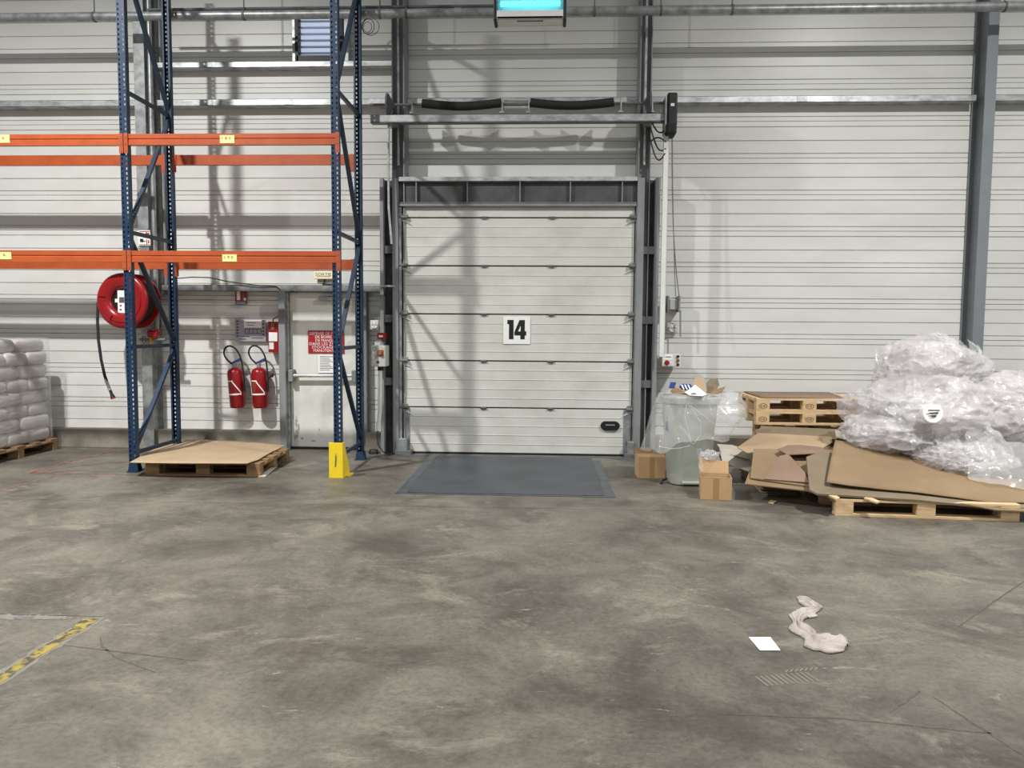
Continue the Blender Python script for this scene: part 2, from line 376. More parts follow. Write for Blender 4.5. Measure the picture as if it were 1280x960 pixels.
# portal of heavy section steel around the dock door
pf = thing('dock_portal', 'heavy grey steel portal with stiffened channel header around the dock door', 'door frame', (-0.35, 9.35, 0))
for a0, a1, b0, b1 in ((-2.027, -1.985, -1.872, -1.805), (1.053, 1.135, 1.268, 1.318)):
    MB().box(a0, a1, 9.28, 9.60, 0, 3.34).build('jamb_flange', 'steel', pf)
    MB().box(b0, b1, 9.28, 9.60, 0, 3.34).build('jamb_flange', 'steel', pf)
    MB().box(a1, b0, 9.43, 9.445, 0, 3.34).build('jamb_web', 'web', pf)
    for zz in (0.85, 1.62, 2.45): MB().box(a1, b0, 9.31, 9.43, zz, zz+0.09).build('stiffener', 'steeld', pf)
hx0, hx1 = -1.80, 1.05
MB().box(hx0, hx1, 9.28, 9.60, 3.304, 3.355).build('header_top_flange', 'galvb', pf, bev=0.003)
MB().box(hx0, hx1, 9.29, 9.36, 3.011, 3.035).build('header_bottom_flange', 'steel', pf, bev=0.003)
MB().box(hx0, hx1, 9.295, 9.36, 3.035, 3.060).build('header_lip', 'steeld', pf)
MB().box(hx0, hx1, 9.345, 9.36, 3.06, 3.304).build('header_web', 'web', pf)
for px in (520, 584, 650, 713, 778):
    x = at(px, 238, 9.29).x; MB().box(x-0.006, x+0.006, 9.295, 9.345, 3.06, 3.304).build('stiffener', 'steel', pf)

# ------------------------------------------------------------------ dock door
d1 = thing('door_1', 'white sectional dock door between grey steel posts', 'dock door', (-0.36, DOOR, 0), kind='structure')
seams = [0.018, 0.5815, 1.155, 1.7235, 2.306, 2.883, 3.10]
DX0, DX1 = -1.757, 1.03
def door_panel(z0, z1, ribs):
    m = MB(); n = ribs; pts = [(0.045, z0+0.004), (0.0, z0+0.010)]
    h = z1-z0
    for k in range(1, n+1):
        zc = z0 + h*k/(n+1); pts += [(0, zc-0.007), (-0.005, zc-0.002), (-0.005, zc+0.003), (0, zc+0.006)]
    pts += [(0.0, z1-0.010), (0.045, z1-0.004)]
    vs = [(x, DOOR+y, z) for x in (DX0, DX1) for y, z in pts]; q = len(pts)
    m.add(vs, [(i, q+i, q+i+1, i+1) for i in range(q-1)] + [tuple(range(q)), tuple(range(2*q-1, q-1, -1))])
    return m
for i in range(6):
    p = door_panel(seams[i], seams[i+1], 4 if i < 5 else 1).build('door_panel', 'door', d1)
    if i == 0:
        for a, b in ((DX0, at(512.5, 540, DOOR).x), (at(779, 540, DOOR).x, DX1)):
            MB().box(a, b, DOOR-0.010, DOOR, seams[0]+0.01, seams[1]-0.01).build('end_cap', 'galv', p)
for zz in seams[1:6]:
    for px in (605, 689):
        x = at(px, 400, DOOR).x
        h = MB().box(x-0.035, x+0.035, DOOR-0.018, DOOR, zz-0.020, zz+0.014).build('hinge', 'steel', d1, bev=0.004)
        MB().cyl((x-0.035, DOOR-0.02, zz), (x+0.035, DOOR-0.02, zz), 0.009, n=8).build('hinge_pin', 'steeld', h, smooth=True)
    for sx, s in ((DX0+0.02, 1), (DX1-0.02, -1)):
        rb = MB().box(sx-0.03, sx+0.03, DOOR-0.022, DOOR, zz-0.05, zz+0.045).build('roller_bracket', 'galv', d1, bev=0.003)
        MB().cyl((sx-0.09*s, DOOR-0.035, zz), (sx+0.04*s, DOOR-0.035, zz), 0.022, n=12).build('roller', 'steeld', rb, smooth=True)
        MB().slab([(sx+0.0*s, DOOR-0.02, zz-0.05), (sx+0.10*s, DOOR-0.012, zz-0.10), (sx+0.02*s, DOOR-0.012, zz-0.03)], 0.004).build('bracket_wing', 'galvb', rb)
for x0, x1 in ((-1.80, DX0-0.012), (DX1+0.012, 1.053)):
    MB().box(x0, x1, DOOR-0.05, DOOR+0.03, 0, 3.00).build('guide_track', 'galv', d1)
for x0, x1 in ((-1.80, -1.70), (0.985, 1.06)):
    MB().box(x0, x1, DOOR-0.12, DOOR-0.02, 0, 0.20).build('bottom_bracket', 'galv', d1, bev=0.006)
    MB().box(x0-0.04, x1+0.06, DOOR-0.14, DOOR-0.03, 0, 0.06).build('bottom_bracket', 'steeld', d1, bev=0.006)
MB().box(DX0, DX1, DOOR-0.012, DOOR+0.03, 0.0, 0.03).build('bottom_seal', 'black', d1, bev=0.004)
a, b = at(750.5, 537.5, DOOR), at(774.5, 526.5, DOOR)
rr = (b.z-a.z)/2; zc = (a.z+b.z)/2
pill = [(a.x+rr+rr*math.cos(t), zc+rr*math.sin(t)) for t in [R(90+180*k/10) for k in range(11)]] + [(b.x-rr+rr*math.cos(t), zc+rr*math.sin(t)) for t in [R(-90+180*k/10) for k in range(11)]]
hd = MB().prism(pill, DOOR-0.03, DOOR).build('door_handle', 'black', d1, bev=0.006)
MB().box(a.x+0.06, b.x-0.06, DOOR-0.034, DOOR-0.028, zc+0.005, zc+0.018).build('grip_slot', 'steel', hd)
# number sign
a, b = at(629, 430, DOOR-0.008), at(663, 396, DOOR-0.008)
sg = MB().box(a.x, b.x, DOOR-0.012, DOOR-0.006, a.z, b.z).build('number_sign', 'paper', None, bev=0.002)
tag(sg, 'white square sign with black 14 on the dock door', 'sign')
def sgp(zx, zy): return (a.x+(zx-303)/(852-303)*(b.x-a.x), b.z-(zy-255)/(803-255)*(b.z-a.z))
MB().prism([sgp(*q) for q in ((385, 320), (512, 320), (512, 705), (420, 705), (420, 402), (385, 402))], DOOR-0.0145, DOOR-0.0118).build('numeral', 'ink', sg)
m = MB()
m.prism([sgp(*q) for q in ((632, 320), (740, 320), (740, 545), (770, 545), (770, 628), (740, 628), (740, 705), (652, 705), (652, 628), (530, 628), (530, 560), (630, 325))], DOOR-0.0145, DOOR-0.0118)
m.build('numeral', 'ink', sg)
MB().prism([sgp(*q) for q in ((655, 435), (655, 548), (606, 548))], DOOR-0.0150, DOOR-0.0142).build('numeral_counter', 'paper', sg)

# dock leveller
lv = thing('dock_leveller', 'blue-grey steel dock leveller plate sunk in the floor before the door', 'dock leveller', (-0.385, 8.1, 0))
MB().box(-1.405, -1.315, 7.07, 9.20, -0.01, 0.004).build('side_curb', 'platef', lv)
MB().box(0.555, 0.645, 7.07, 9.05, -0.01, 0.004).build('side_curb', 'platef', lv)
MB().box(-1.405, 0.645, 7.04, 7.075, -0.01, 0.005).build('front_curb', 'platef', lv)
MB().box(-1.303, 0.543, 7.09, 9.20, -0.01, 0.007).build('deck_plate', 'plate', lv)
MB().box(-1.75, 1.03, 9.20, 9.34, -0.01, 0.006).build('hinge_lip', 'steeld', lv)

# ------------------------------------------------------------------ spring shaft, rail and motor over the dock door
YS = 9.15
def sx_(px): return at(px, 131, YS).x
zs = at(640, 130, YS).z
sh = thing('spring_shaft', 'steel torsion shaft with two black sleeved springs over the dock door', 'door shaft', (at(640, 130, YS).x, YS, zs))
MB().cyl((sx_(462), YS, zs), (sx_(838), YS, zs), 0.016, n=12).build('shaft', 'steeld', sh, smooth=True)
for x0, x1 in ((528, 627), (663, 767)):
    a, b = sx_(x0), sx_(x1)
    pts = [(a+(b-a)*k/14, YS-0.01, zs+0.012-0.036*math.sin(math.pi*k/14)) for k in range(15)]
    MB().tube(pts, [0.050]*15, 14).build('spring_sleeve', 'rubber', sh, smooth=True, ang=60)
for px in (486, 811):
    x = sx_(px); MB().lathe([(0.012, -0.075), (0.03, -0.05), (0.13, 0.0), (0.13, 0.02), (0.0, 0.02)] if px < 600 else [(0.0, -0.02), (0.13, -0.02), (0.13, 0.0), (0.03, 0.05), (0.012, 0.075)][::-1], (x, YS, zs), (-1, 0, 0) if px < 600 else (-1, 0, 0), 24).build('cable_drum', 'steeld', sh, smooth=True)
for px in (516, 628, 661, 776, 815):
    x = sx_(px); MB().box(x-0.006, x+0.006, YS-0.05, YS+0.12, zs-0.10, zs+0.05).build('bearing_bracket', 'galvb', sh)
    MB().box(x-0.03, x+0.02, YS-0.05, YS+0.12, zs-0.11, zs-0.095).build('bracket_foot', 'galvb', sh)
a, b = sx_(630), sx_(660)
MB().box(a, b, YS-0.03, YS+0.03, zs-0.05, zs-0.035).build('coupling_bar', 'galvb', sh)
MB().box(a, b, YS-0.03, YS+0.03, zs+0.03, zs+0.045).build('coupling_bar', 'galvb', sh)
YR = 9.08
a, b = at(463, 153.5, YR), at(833, 141.5, YR)
sr = thing('support_rail', 'bright galvanised support rail under the black spring sleeves', 'rail', ((a.x+b.x)/2, YR, a.z))
MB().box(a.x, b.x, YR, YR+0.004, a.z+0.01, b.z).build('face', 'galvb', sr)
MB().box(a.x, b.x, YR, YR+0.10, b.z-0.004, b.z).build('top_flange', 'galvb', sr)
MB().box(a.x, b.x, YR, YR+0.10, a.z, a.z+0.012).build('bottom_flange', 'steeld', sr)
for px in (489, 812):
    x = at(px, 150, YR).x; MB().box(x-0.05, x+0.05, YR+0.10, 9.33, a.z, b.z).build('wall_bracket', 'steel', sr)
mo = thing('door_motor', 'tall black door motor on the wall at the end of the support rail', 'motor', at(840, 165, 9.05))
px_box(MB(), 834, 115, 847.5, 157, 9.00, 9.25).build('housing', 'black', mo, bev=0.02)
px_box(MB(), 832.5, 153, 846.5, 167.5, 8.99, 9.25).build('end_cap', 'rubber', mo, bev=0.025)
px_box(MB(), 838.5, 129, 843, 132.5, 8.994, 9.0).build('rating_sticker', 'paper', mo)
px_box(MB(), 831, 120, 834, 165, 9.02, 9.22).build('mounting_plate', 'galv', mo)
# conduit and cables right of the door
ct = thing('cable_trunking', 'long white cable trunking running down beside the dock portal', 'trunking', at(824, 470, 9.12))
xa = at(830, 320, 9.12).x
za, zb = at(824, 446, 9.12).z, at(833, 168, 9.12).z
MB().box(xa-0.032, xa+0.022, 9.10, 9.16, za, zb).build('duct', 'white', ct, bev=0.003)
MB().box(xa+0.022, xa+0.028, 9.11, 9.15, za, zb).build('side_lip', 'grey', ct)
for i, (p, q, s) in enumerate((((813, 150), (834, 160), .10), ((813, 160), (832, 186), .12), ((812, 178), (832, 178), -.05), ((812, 172), (831, 192), .16))):
    A, B = at(*p, 9.2), at(*q, 9.12)
    pts = [A.lerp(B, k/10) + Vector((0, -0.02, -s*math.sin(math.pi*k/10))) for k in range(11)]
    o = MB().tube(pts, 0.009, 6).build('motor_cable', 'cable', None, smooth=True)
    tag(o, ['dark cable entering the black door motor from the post', 'looped dark cable below the black door motor', 'short arched dark cable between post and white trunking', 'lowest drooping dark cable between post and white trunking'][i], 'cable', 'cables beside the door motor')
pts = [at(838 + 6*(k/12)**3*1.6 + 2, 168+k*(376-168)/12, 9.10) for k in range(13)]
rp = thing('pull_rope', 'thin grey rope hanging from the door motor to the wall cleat', 'rope', at(846, 376, 9.1))
MB().tube(pts, 0.006, 6).build('strand', 'cableg', rp, smooth=True)
MB().tube([at(840.5+ 4*(k/12)**2, 168+k*(370-168)/12, 9.12) for k in range(13)], 0.005, 6).build('strand', 'cableg', rp, smooth=True)
cb = thing('rope_cleat', 'grey metal rope cleat with two side plates on the wall', 'cleat', at(843, 388, 9.5))
for px in (835.5, 849.5):
    px_box(MB(), px-1.3, 369.5, px+1.3, 390, 9.44, 9.64).build('side_plate', 'steel', cb, bev=0.006)
px_box(MB(), 837, 374, 848.5, 387, 9.50, 9.64).build('body', 'grey', cb, bev=0.006)
MB().cyl(at(830, 386.5, 9.52), at(849, 386.5, 9.52), 0.010, n=8).build('spindle', 'steeld', cb, smooth=True)
MB().cyl(at(850.5, 388, 9.46), at(850.5, 421, 9.46), 0.010, n=8).build('hanging_rod', 'steel', cb, smooth=True)
def socket(px, py, Y, label, r=0.05):
    p = at(px, py, Y); t = thing('wall_socket', label, 'socket', p, group='round wall sockets')
    MB().box(p.x-r*1.25, p.x+r*1.15, Y, Y+0.05, p.z-r*1.25, p.z+r*1.25).build('back_plate', 'grey', t, bev=0.005)
    MB().lathe([(0.0, -0.03), (r*0.9, -0.03), (r, -0.02), (r, 0.0)], p, (0, 1, 0), 20).build('socket_face', 'white', t, smooth=True)
    MB().box(p.x-r*.9, p.x+r*.9, Y-0.032, Y-0.029, p.z-0.004, p.z+0.004).build('hinge_line', 'print', t)
    for dx, dz in ((-.02, .02), (.02, .02), (0, -.025)): MB().cyl((p.x+dx, Y-0.032, p.z+dz), (p.x+dx, Y-0.029, p.z+dz), 0.006, n=8).build('pin_hole', 'print', t)
socket(840.5, 410, 9.58, 'round white socket on the wall right of the dock door')
cp = thing('control_panel', 'small door control box with red stop button under the rope cleat', 'control box', at(838, 458, 9.4))
px_box(MB(), 828, 443, 851, 458, 9.30, 9.60).build('case', 'white', cp, bev=0.006)
px_box(MB(), 830, 444.5, 841, 450, 9.296, 9.30).build('legend', 'paper', cp)
px_box(MB(), 831.5, 445.8, 839, 446.6, 9.294, 9.296).build('legend_print', 'print', cp)
def button(px, py, Y, r, m, parent, name='button', d=0.02):
    p = at(px, py, Y); return MB().lathe([(0, -d), (r*.8, -d), (r, -d*.7), (r, 0)], p, (0, 1, 0), 16).build(name, m, parent, smooth=True)
button(833.5, 453.5, 9.30, 0.030, 'red', cp, 'stop_button', 0.03)
button(847.3, 445.5, 9.30, 0.016, 'black', cp); button(847.3, 450.6, 9.30, 0.019, 'orange', cp); button(847.3, 455.8, 9.30, 0.016, 'black', cp)

# ------------------------------------------------------------------ pallet racking
ZT = 5.76
def upright(name, x0, x1, yf, dirn, parent):
    """perforated C section; yf = holed face, flanges run towards dirn*Y"""
    m = MB(); wd = x1-x0; cols = [0, .13, .30, .70, .87, 1.0]
    zz = []; z = 0.0
    while z < ZT-0.05: zz += [z+0.013, z+0.037]; z += 0.05
    zz = [0.0] + zz + [ZT]
    b = len(m.v)
    for q in zz:
        for c_ in cols: m.v.append(Vector((x0+wd*c_, yf, q)))
    nc = len(cols)
    for i in range(len(zz)-1):
        for j in range(nc-1):
            if i % 2 == 1 and j in (1, 3): continue
            a = b+i*nc+j; m.f.append((a, a+1, a+nc+1, a+nc))
    dp = 0.062*dirn
    for xe, xi in ((x0, x0+0.018), (x1, x1-0.018)):
        n = len(m.v); m.v += [Vector(v) for v in ((xe, yf, 0), (xe, yf+dp, 0), (xi, yf+dp, 0), (xe, yf, ZT), (xe, yf+dp, ZT), (xi, yf+dp, ZT))]
        m.f += [(n, n+1, n+4, n+3), (n+1, n+2, n+5, n+4)]
    return m.build(name, 'blue', parent, thick=0.0025)
def rack_frame(x0, x1, label, flip):
    xc = (x0+x1)/2
    t = thing('rack_frame', label, 'rack frame', (xc, 8.43, 0), group='blue racking frames')
    fu = upright('upright', x0, x1-0.013, 7.90, 1, t)
    ru = upright('upright', x0, x1-0.013, 8.905, -1, t)
    for y in (7.93, 8.875):
        MB().box(xc-0.06, xc+0.06, y-0.07, y+0.07, 0, 0.008).build('foot_plate', 'blue', t)
        MB().add([(xc-.055, y-.045, .008), (xc+.055, y-.045, .008), (xc+.055, y+.05, .008), (xc-.055, y+.05, .008), (xc-.045, y-.032, .10), (xc+.045, y-.032, .10), (xc+.045, y+.03, .10), (xc-.045, y+.03, .10)],
                 [(0,1,5,4),(1,2,6,5),(2,3,7,6),(3,0,4,7)]).build('foot_shoe', 'blue', t)
    lv_ = [0.20, 1.33, 2.53, 3.97, 5.40]
    xb = xc+0.0
    for z in lv_:
        MB().bar((xb, 7.945, z), (xb, 8.86, z), 0.028, 0.040).build('horizontal_brace', 'brace', t)
    for i in range(len(lv_)-1):
        f_first = (i % 2 == 0) != flip       # lower end at front?
        za, zb = lv_[i]+0.05, lv_[i+1]-0.05
        ya, yb = (7.95, 8.86) if f_first else (8.86, 7.95)
        MB().bar((xb, ya, za), (xb, yb, zb), 0.030, 0.045, (1, 0, 0)).build('diagonal_brace', 'brace' if i else 'blue', t)
    return t
rack_frame(-4.430, -4.335, 'blue perforated rack frame standing in front of the hose reel', False)
rack_frame(-7.146, -7.051, 'blue perforated rack frame beyond the left edge, beside the sacks', True)
rack_frame(-2.222, -2.130, 'blue perforated rack frame standing in front of the exit door', True)
def beam(label, x0, x1, y0, front, z0, z1, tagpx=None, tagtext=None):
    t = thing('rack_beam', label, 'rack beam', ((x0+x1)/2, y0+0.025, z0), group='orange rack beams')
    sgn = -1 if front else 1
    yf = y0 if front else y0+0.05
    h = z1-z0
    m = MB(); yb = y0+0.05
    prof = [(y0, z0), (y0, z0+h*.44), (y0+0.007, z0+h*.50), (y0+0.007, z0+h*.54), (y0+0.0, z0+h*.60), (y0, z1), (yb, z1), (yb, z0)] if front else [(y0, z0), (y0, z1), (yb, z1), (yb, z0)]
    n = len(prof)
    m.add([(x, y, z) for x in (x0+0.012, x1-0.012) for y, z in prof], [(i, (i+1) % n, n+(i+1) % n, n+i) for i in range(n)] + [tuple(range(n)), tuple(range(2*n-1, n-1, -1))])
    m.build('box_section', 'orange', t)
    ye0, ye1 = (y0-0.006, y0+0.05) if front else (y0, y0+0.056)
    for xs, s in ((x0, 1), (x1, -1)):
        cpl = MB().box(min(xs, xs+0.042*s), max(xs, xs+0.042*s), y0-0.012, y0-0.004 if front else y0, z0-0.085, z1+0.004).build('end_connector', 'orange', t)
        for k in range(3):
            MB().cyl((xs+0.021*s, y0-0.016, z0-0.06+k*0.07), (xs+0.021*s, y0-0.010, z0-0.06+k*0.07), 0.007, n=8).build('rivet', 'steeld', cpl)
    if tagpx:
        a, b = at(tagpx[0], tagpx[3], y0-0.002), at(tagpx[2], tagpx[1], y0-0.002)
        l = MB().box(a.x, b.x, y0-0.004, y0-0.0005, a.z, b.z).build('location_label', 'tag', t)
        hh = b.z-a.z; ww = b.x-a.x
        text('lettering', tagtext, a.x+ww*.15, a.x+ww*.75, y0-0.0048, a.z+hh*.42, a.z+hh*.80, 'ink', l)
    return t
XL, XM, XR = -7.10, -4.383, -2.177
for (z0, z1, nm, t1, t2) in ((3.411, 3.524, 'upper', (-14, 168.5, 12, 178.5), (275, 169, 293, 179)), (2.215, 2.333, 'lower', (-14, 315, 14, 324), (278, 318, 296, 327))):
    beam(f'front {nm} orange beam running out of the picture on the left', XL, XM-0.004, 7.89, True, z0, z1, t1, 'A 1 6')
    beam(f'front {nm} orange beam with a yellow label between the two blue frames', XM+0.004, XR+0.045, 7.89, True, z0, z1, t2, '1 8 0' if nm == 'upper' else '1 9 0')
    beam(f'rear {nm} orange beam running out of the picture on the left', -7.062, -4.434, 8.853, False, z0, z1)
    beam(f'rear {nm} orange beam between the two blue frames near the wall', -4.346, -2.226, 8.853, False, z0, z1)
# yellow column guard
gd = thing('column_guard', 'yellow steel guard protecting the foot of the blue upright', 'guard', (-2.17, 7.75, 0))
a, b = fl(411.5, 597.5), fl(428.5, 598)
yg = (a.y+b.y)/2; gz = at(420, 553.5, yg).z
MB().box(a.x, b.x, yg, yg+0.008, 0, gz).build('front_plate', 'yellow', gd, bev=0.003)
for x in (a.x, b.x-0.008):
    MB().add([(x, yg+.008, 0), (x, yg+.27, 0), (x, yg+.27, .06), (x, yg+.06, gz), (x, yg+.008, gz), (x+.008, yg+.008, 0), (x+.008, yg+.27, 0), (x+.008, yg+.27, .06), (x+.008, yg+.06, gz), (x+.008, yg+.008, gz)],
             [(0,1,2,3,4), (9,8,7,6,5), (0,5,6,1), (1,6,7,2), (2,7,8,3), (3,8,9,4), (4,9,5,0)]).build('side_wing', 'yellow', gd)
xm_ = (a.x+b.x)/2
MB().add([(xm_-0.012, yg-.0012, gz*.30), (xm_+0.004, yg-.0012, gz*.33), (xm_+0.010, yg-.0012, gz*.60), (xm_-0.002, yg-.0012, gz*.72), (xm_-0.008, yg-.0012, gz*.5)], [(0,1,2,3,4)]).build('scrape_mark', 'steeld', gd)
MB().box(b.x-0.02, b.x+0.05, yg+0.10, yg+0.26, 0, 0.012).build('floor_plate', 'yellow', gd)

# ------------------------------------------------------------------ pipes at the top
YP = 9.03
ZP = 5.15
pp = thing('ceiling_pipe', 'long grey pipe with clamps running along the wall near the top', 'pipe', (0, YP, ZP))
MB().cyl((-12, YP, ZP), (12, YP, ZP), 0.050, n=20).build('pipe_run', 'galv', pp, smooth=True)
for px in (118, 305, 475, 508, 743, 826, 915, 1255):
    x = at(px, 16, YP).x
    MB().cyl((x-0.012, YP, ZP), (x+0.012, YP, ZP), 0.058, n=20).build('clamp', 'steeld', pp, smooth=True)
    MB().cyl((x, YP, ZP+0.05), (x, YP, 7.8), 0.007, n=6).build('hanger_rod', 'steeld', pp)
cd = MB().cyl((-4.7, YP+0.03, ZP+0.085), (-0.60, YP+0.03, ZP+0.085), 0.018, n=8).build('conduit', 'steeld', None, smooth=True)
tag(cd, 'thin dark conduit lying along the top of the long grey pipe', 'conduit')
x = at(573, 17, YP).x
MB().cyl((x-0.04, YP, ZP), (x+0.04, YP, ZP), 0.056, n=20).build('pipe_coupling', 'galv', pp, smooth=True)
# cable loop
lp = thing('cable_coil', 'small coil of thin wire hanging under the pipe left of the door post', 'cable', at(460, 42, 9.3))
for k, (r1, r2, ox) in enumerate(((.075, .09, 0), (.10, .10, .03), (.05, .06, -.01))):
    c_ = at(460, 33, 9.3)
    MB().tube([(c_.x+ox+r1*math.cos(t), 9.3+0.01*k, c_.z+r2*math.sin(t)) for t in [2*math.pi*q/20 for q in range(21)]], 0.004, 5).build('wire_loop', 'cableg' if k else 'cable', lp, smooth=True)
MB().tube([(c_.x, 9.3, c_.z+.09), (c_.x-.02, 9.2, c_.z+.14), (c_.x-.03, YP+.04, ZP)], 0.004, 5).build('tie_wire', 'cable', lp, smooth=True)
# insect killer
YI = 7.78
a, b = at(617, 25, YI), at(708, 25, YI)
ik = thing('insect_killer', 'white insect killer lamp glowing cyan above the dock door', 'insect lamp', ((a.x+b.x)/2, YI+0.1, a.z))
z0 = a.z
MB().box(a.x+0.03, b.x-0.03, YI-0.02, YI+0.16, z0, z0+0.03).build('tray', 'lamw', ik, bev=0.006)
MB().box(a.x+0.03, b.x-0.03, YI-0.02, YI+0.0, z0, z0+0.085).build('front_lip', 'lamw', ik, bev=0.006)
MB().box(a.x+0.03, b.x-0.03, YI+0.15, YI+0.17, z0, z0+0.40).build('back_panel', 'lamw', ik)
MB().box(a.x+0.03, b.x-0.03, YI+0.0, YI+0.17, z0+0.38, z0+0.41).build('top', 'lamw', ik)
for x in (a.x, b.x-0.03): MB().box(x, x+0.03, YI-0.025, YI+0.18, z0-0.012, z0+0.42).build('end_cap', 'black', ik, bev=0.008)
for k in range(2):
    for s in range(2):
        MB().cyl((a.x+0.06, YI+0.06+0.05*s, z0+0.17+0.11*k+0.03*s), (b.x-0.06, YI+0.06+0.05*s, z0+0.17+0.11*k+0.03*s), 0.022, n=12).build('uv_tube', 'uv', ik, smooth=True)
for k in range(6): MB().box(a.x+0.03, b.x-0.03, YI+0.005, YI+0.008, z0+0.085+0.05*k, z0+0.088+0.05*k).build('grille_wire', 'lamw', ik)
for k in range(15):
    x = a.x+0.05+(b.x-a.x-0.1)*k/14; MB().box(x-0.0015, x+0.0015, YI+0.002, YI+0.005, z0+0.08, z0+0.39).build('grille_wire', 'lamw', ik)
MB().box((a.x+b.x)/2-0.13, (a.x+b.x)/2+0.13, YI+0.02, YI+0.05, z0-0.002, z0+0.001).build('vent_slot', 'steeld', ik)
for x in (a.x+0.12, b.x-0.12): MB().cyl((x, YI+0.09, z0+0.40), (x, YI+0.09, 7.8), 0.003, n=5).build('hanging_wire', 'steeld', ik)
# louvre vent
lvv = thing('louvre_vent', 'louvred wall vent with pale blue daylight between its blades', 'vent', at(400, 78, 9.6))
a, b = at(374, 77.5, 9.60), at(429, 22.5, 9.60)
MB().box(a.x, b.x, 9.615, 9.62, a.z, b.z+.05).build('daylight_opening', 'sky', lvv)
for x in (a.x-0.02, b.x-0.02): MB().box(x, x+0.04, 9.50, 9.63, a.z-0.02, b.z+.05).build('frame_side', 'black', lvv)
MB().box(a.x, b.x, 9.50, 9.63, a.z-0.02, a.z+0.045).build('frame_bottom', 'black', lvv)
MB().box(a.x, b.x, 9.50, 9.63, b.z+.03, b.z+.07).build('frame_top', 'black', lvv)
for k in range(8):
    z = a.z+0.085+k*0.076
    MB().add([(a.x+.02, 9.53, z-.020), (b.x-.02, 9.53, z-.020), (b.x-.02, 9.60, z+.030), (a.x+.02, 9.60, z+.030)], [(0,1,2,3)]).build('blade', 'louv', lvv, thick=0.004)
for px in (368.2, 432.5): px_box(MB(), px-2.4, 18, px+2.4, 78, 9.52, 9.64).build('support_post', 'galvb', lvv)

# ------------------------------------------------------------------ hose reel corner
YH = 8.98
c_ = at(154.0, 376, YH)
hr = thing('hose_reel', 'round red fire hose reel with black hose hanging at its left', 'hose reel', (c_.x, YH+0.15, c_.z-0.33))
rad = 0.331
MB().lathe([(0.145, 0.0), (0.148, -0.020), (0.195, -0.052), (0.255, -0.052), (0.258, -0.042), (rad-0.025, -0.040), (rad-0.006, -0.026), (rad, -0.005), (rad-0.012, 0.012)], c_, (0.10, 1, 0), 48).build('front_disc', 'red', hr, smooth=True, ang=50)
MB().lathe([(0.0, 0.002), (0.150, 0.002), (0.150, 0.02), (0, 0.02)], c_, (0.10, 1, 0), 32).build('hub', 'black', hr, smooth=True)
MB().lathe([(0.27, 0.02), (0.27, 0.23)], c_, (0.10, 1, 0), 32).build('hose_coil', 'rubber', hr, smooth=True)
MB().lathe([(0.10, 0.23), (rad, 0.23), (rad, 0.25), (0.10, 0.25)], c_, (0.10, 1, 0), 40).build('rear_disc', 'red', hr, smooth=True)
for k in range(5):
    t = R(20+72*k); MB().bar(c_+Vector((math.cos(t)*0.205, -0.052, math.sin(t)*0.205)), c_+Vector((math.cos(t)*(rad-.035), -0.048, math.sin(t)*(rad-.035))), 0.006, 0.012, (0, 1, 0)).build('disc_rib', 'signred', hr)
lb = px_box(MB(), 147.5, 363, 157.5, 391, YH-0.012, YH-0.004).build('instruction_label', 'paper', hr)
px_box(MB(), 149, 371.5, 155, 378.5, YH-0.014, YH-0.012).build('label_print', 'print', lb)
px_box(MB(), 149.5, 381, 152, 383, YH-0.014, YH-0.012).build('label_print', 'signred', lb)
px_box(MB(), 149.5, 386, 152, 388, YH-0.014, YH-0.012).build('label_print', 'signred', lb)
px_box(MB(), 143.8, 373.5, 146.8, 378, YH-0.012, YH-0.004).build('small_label', 'paper', hr)
hp = [at(128, 366, YH+.12), at(122.5, 378, YH+.10), at(121.8, 400, YH+.05), at(123, 425, YH+.02), at(126.5, 450, YH), at(131, 470, YH), at(133.5, 477, YH)]
MB().tube(hp, 0.017, 10).build('hanging_hose', 'rubber', hr, smooth=True)
MB().tube([at(132, 474, YH), at(137.5, 488, YH)], 0.019, 10).build('hose_ferrule', 'grey', hr, smooth=True)
MB().tube([at(137.3, 487, YH), at(139.5, 492.5, YH), at(141.5, 497.5, YH)], [0.017, 0.018, 0.030], 10).build('nozzle', 'black', hr, smooth=True)
MB().tube([at(141.2, 496.8, YH), at(141.8, 498.3, YH)], [0.031, 0.029], 10).build('nozzle_ring', 'red', hr, smooth=True)
MB().box(c_.x-0.03, c_.x+0.07, YH+0.24, 9.36, c_.z-0.05, c_.z+0.05).build('wall_arm', 'steeld', hr)
vv = thing('hose_valve', 'red fire hose valve on a pipe below the hose reel', 'valve', at(188, 428, 9.2))
px_box(MB(), 183, 413, 196, 422, 9.12, 9.22).build('valve_body', 'red', vv, bev=0.02)
p = at(189, 425, 9.17); MB().tube([at(189, 421, 9.17), at(189, 430, 9.17)], 0.028, 10).build('brass_fitting', 'brass', vv, smooth=True)
MB().tube([at(175, 424.5, 9.17), at(207, 424.5, 9.17)], 0.018, 10).build('feed_pipe', 'steeld', vv, smooth=True)
p = at(180, 424.5, 9.16); MB().lathe([(0.035, -.01), (0.045, 0), (0.035, .01)], p, (0.3, 1, 0), 16).build('handwheel', 'steeld', vv, smooth=True)
px_box(MB(), 184, 411, 199, 412.5, 9.14, 9.18).build('lever', 'red', vv)
p0 = at(189.5, 100, 9.45).x
wp = MB().cyl((p0+0.0, 9.42, at(189, 424.5, 9.42).z), (p0+0.0, 9.42, 7.8), 0.030, n=12).build('riser_pipe', 'galv', None, smooth=True)
tag(wp, 'light grey riser pipe beside the galvanised column behind the rack', 'pipe')
p1 = at(199, 100, 9.55).x
wp = MB().cyl((p1, 9.58, 1.95), (p1, 9.58, 7.8), 0.020, n=10).build('riser_pipe', 'steel', None, smooth=True)
tag(wp, 'thinner dark grey riser pipe nearest the wall behind the rack', 'pipe')
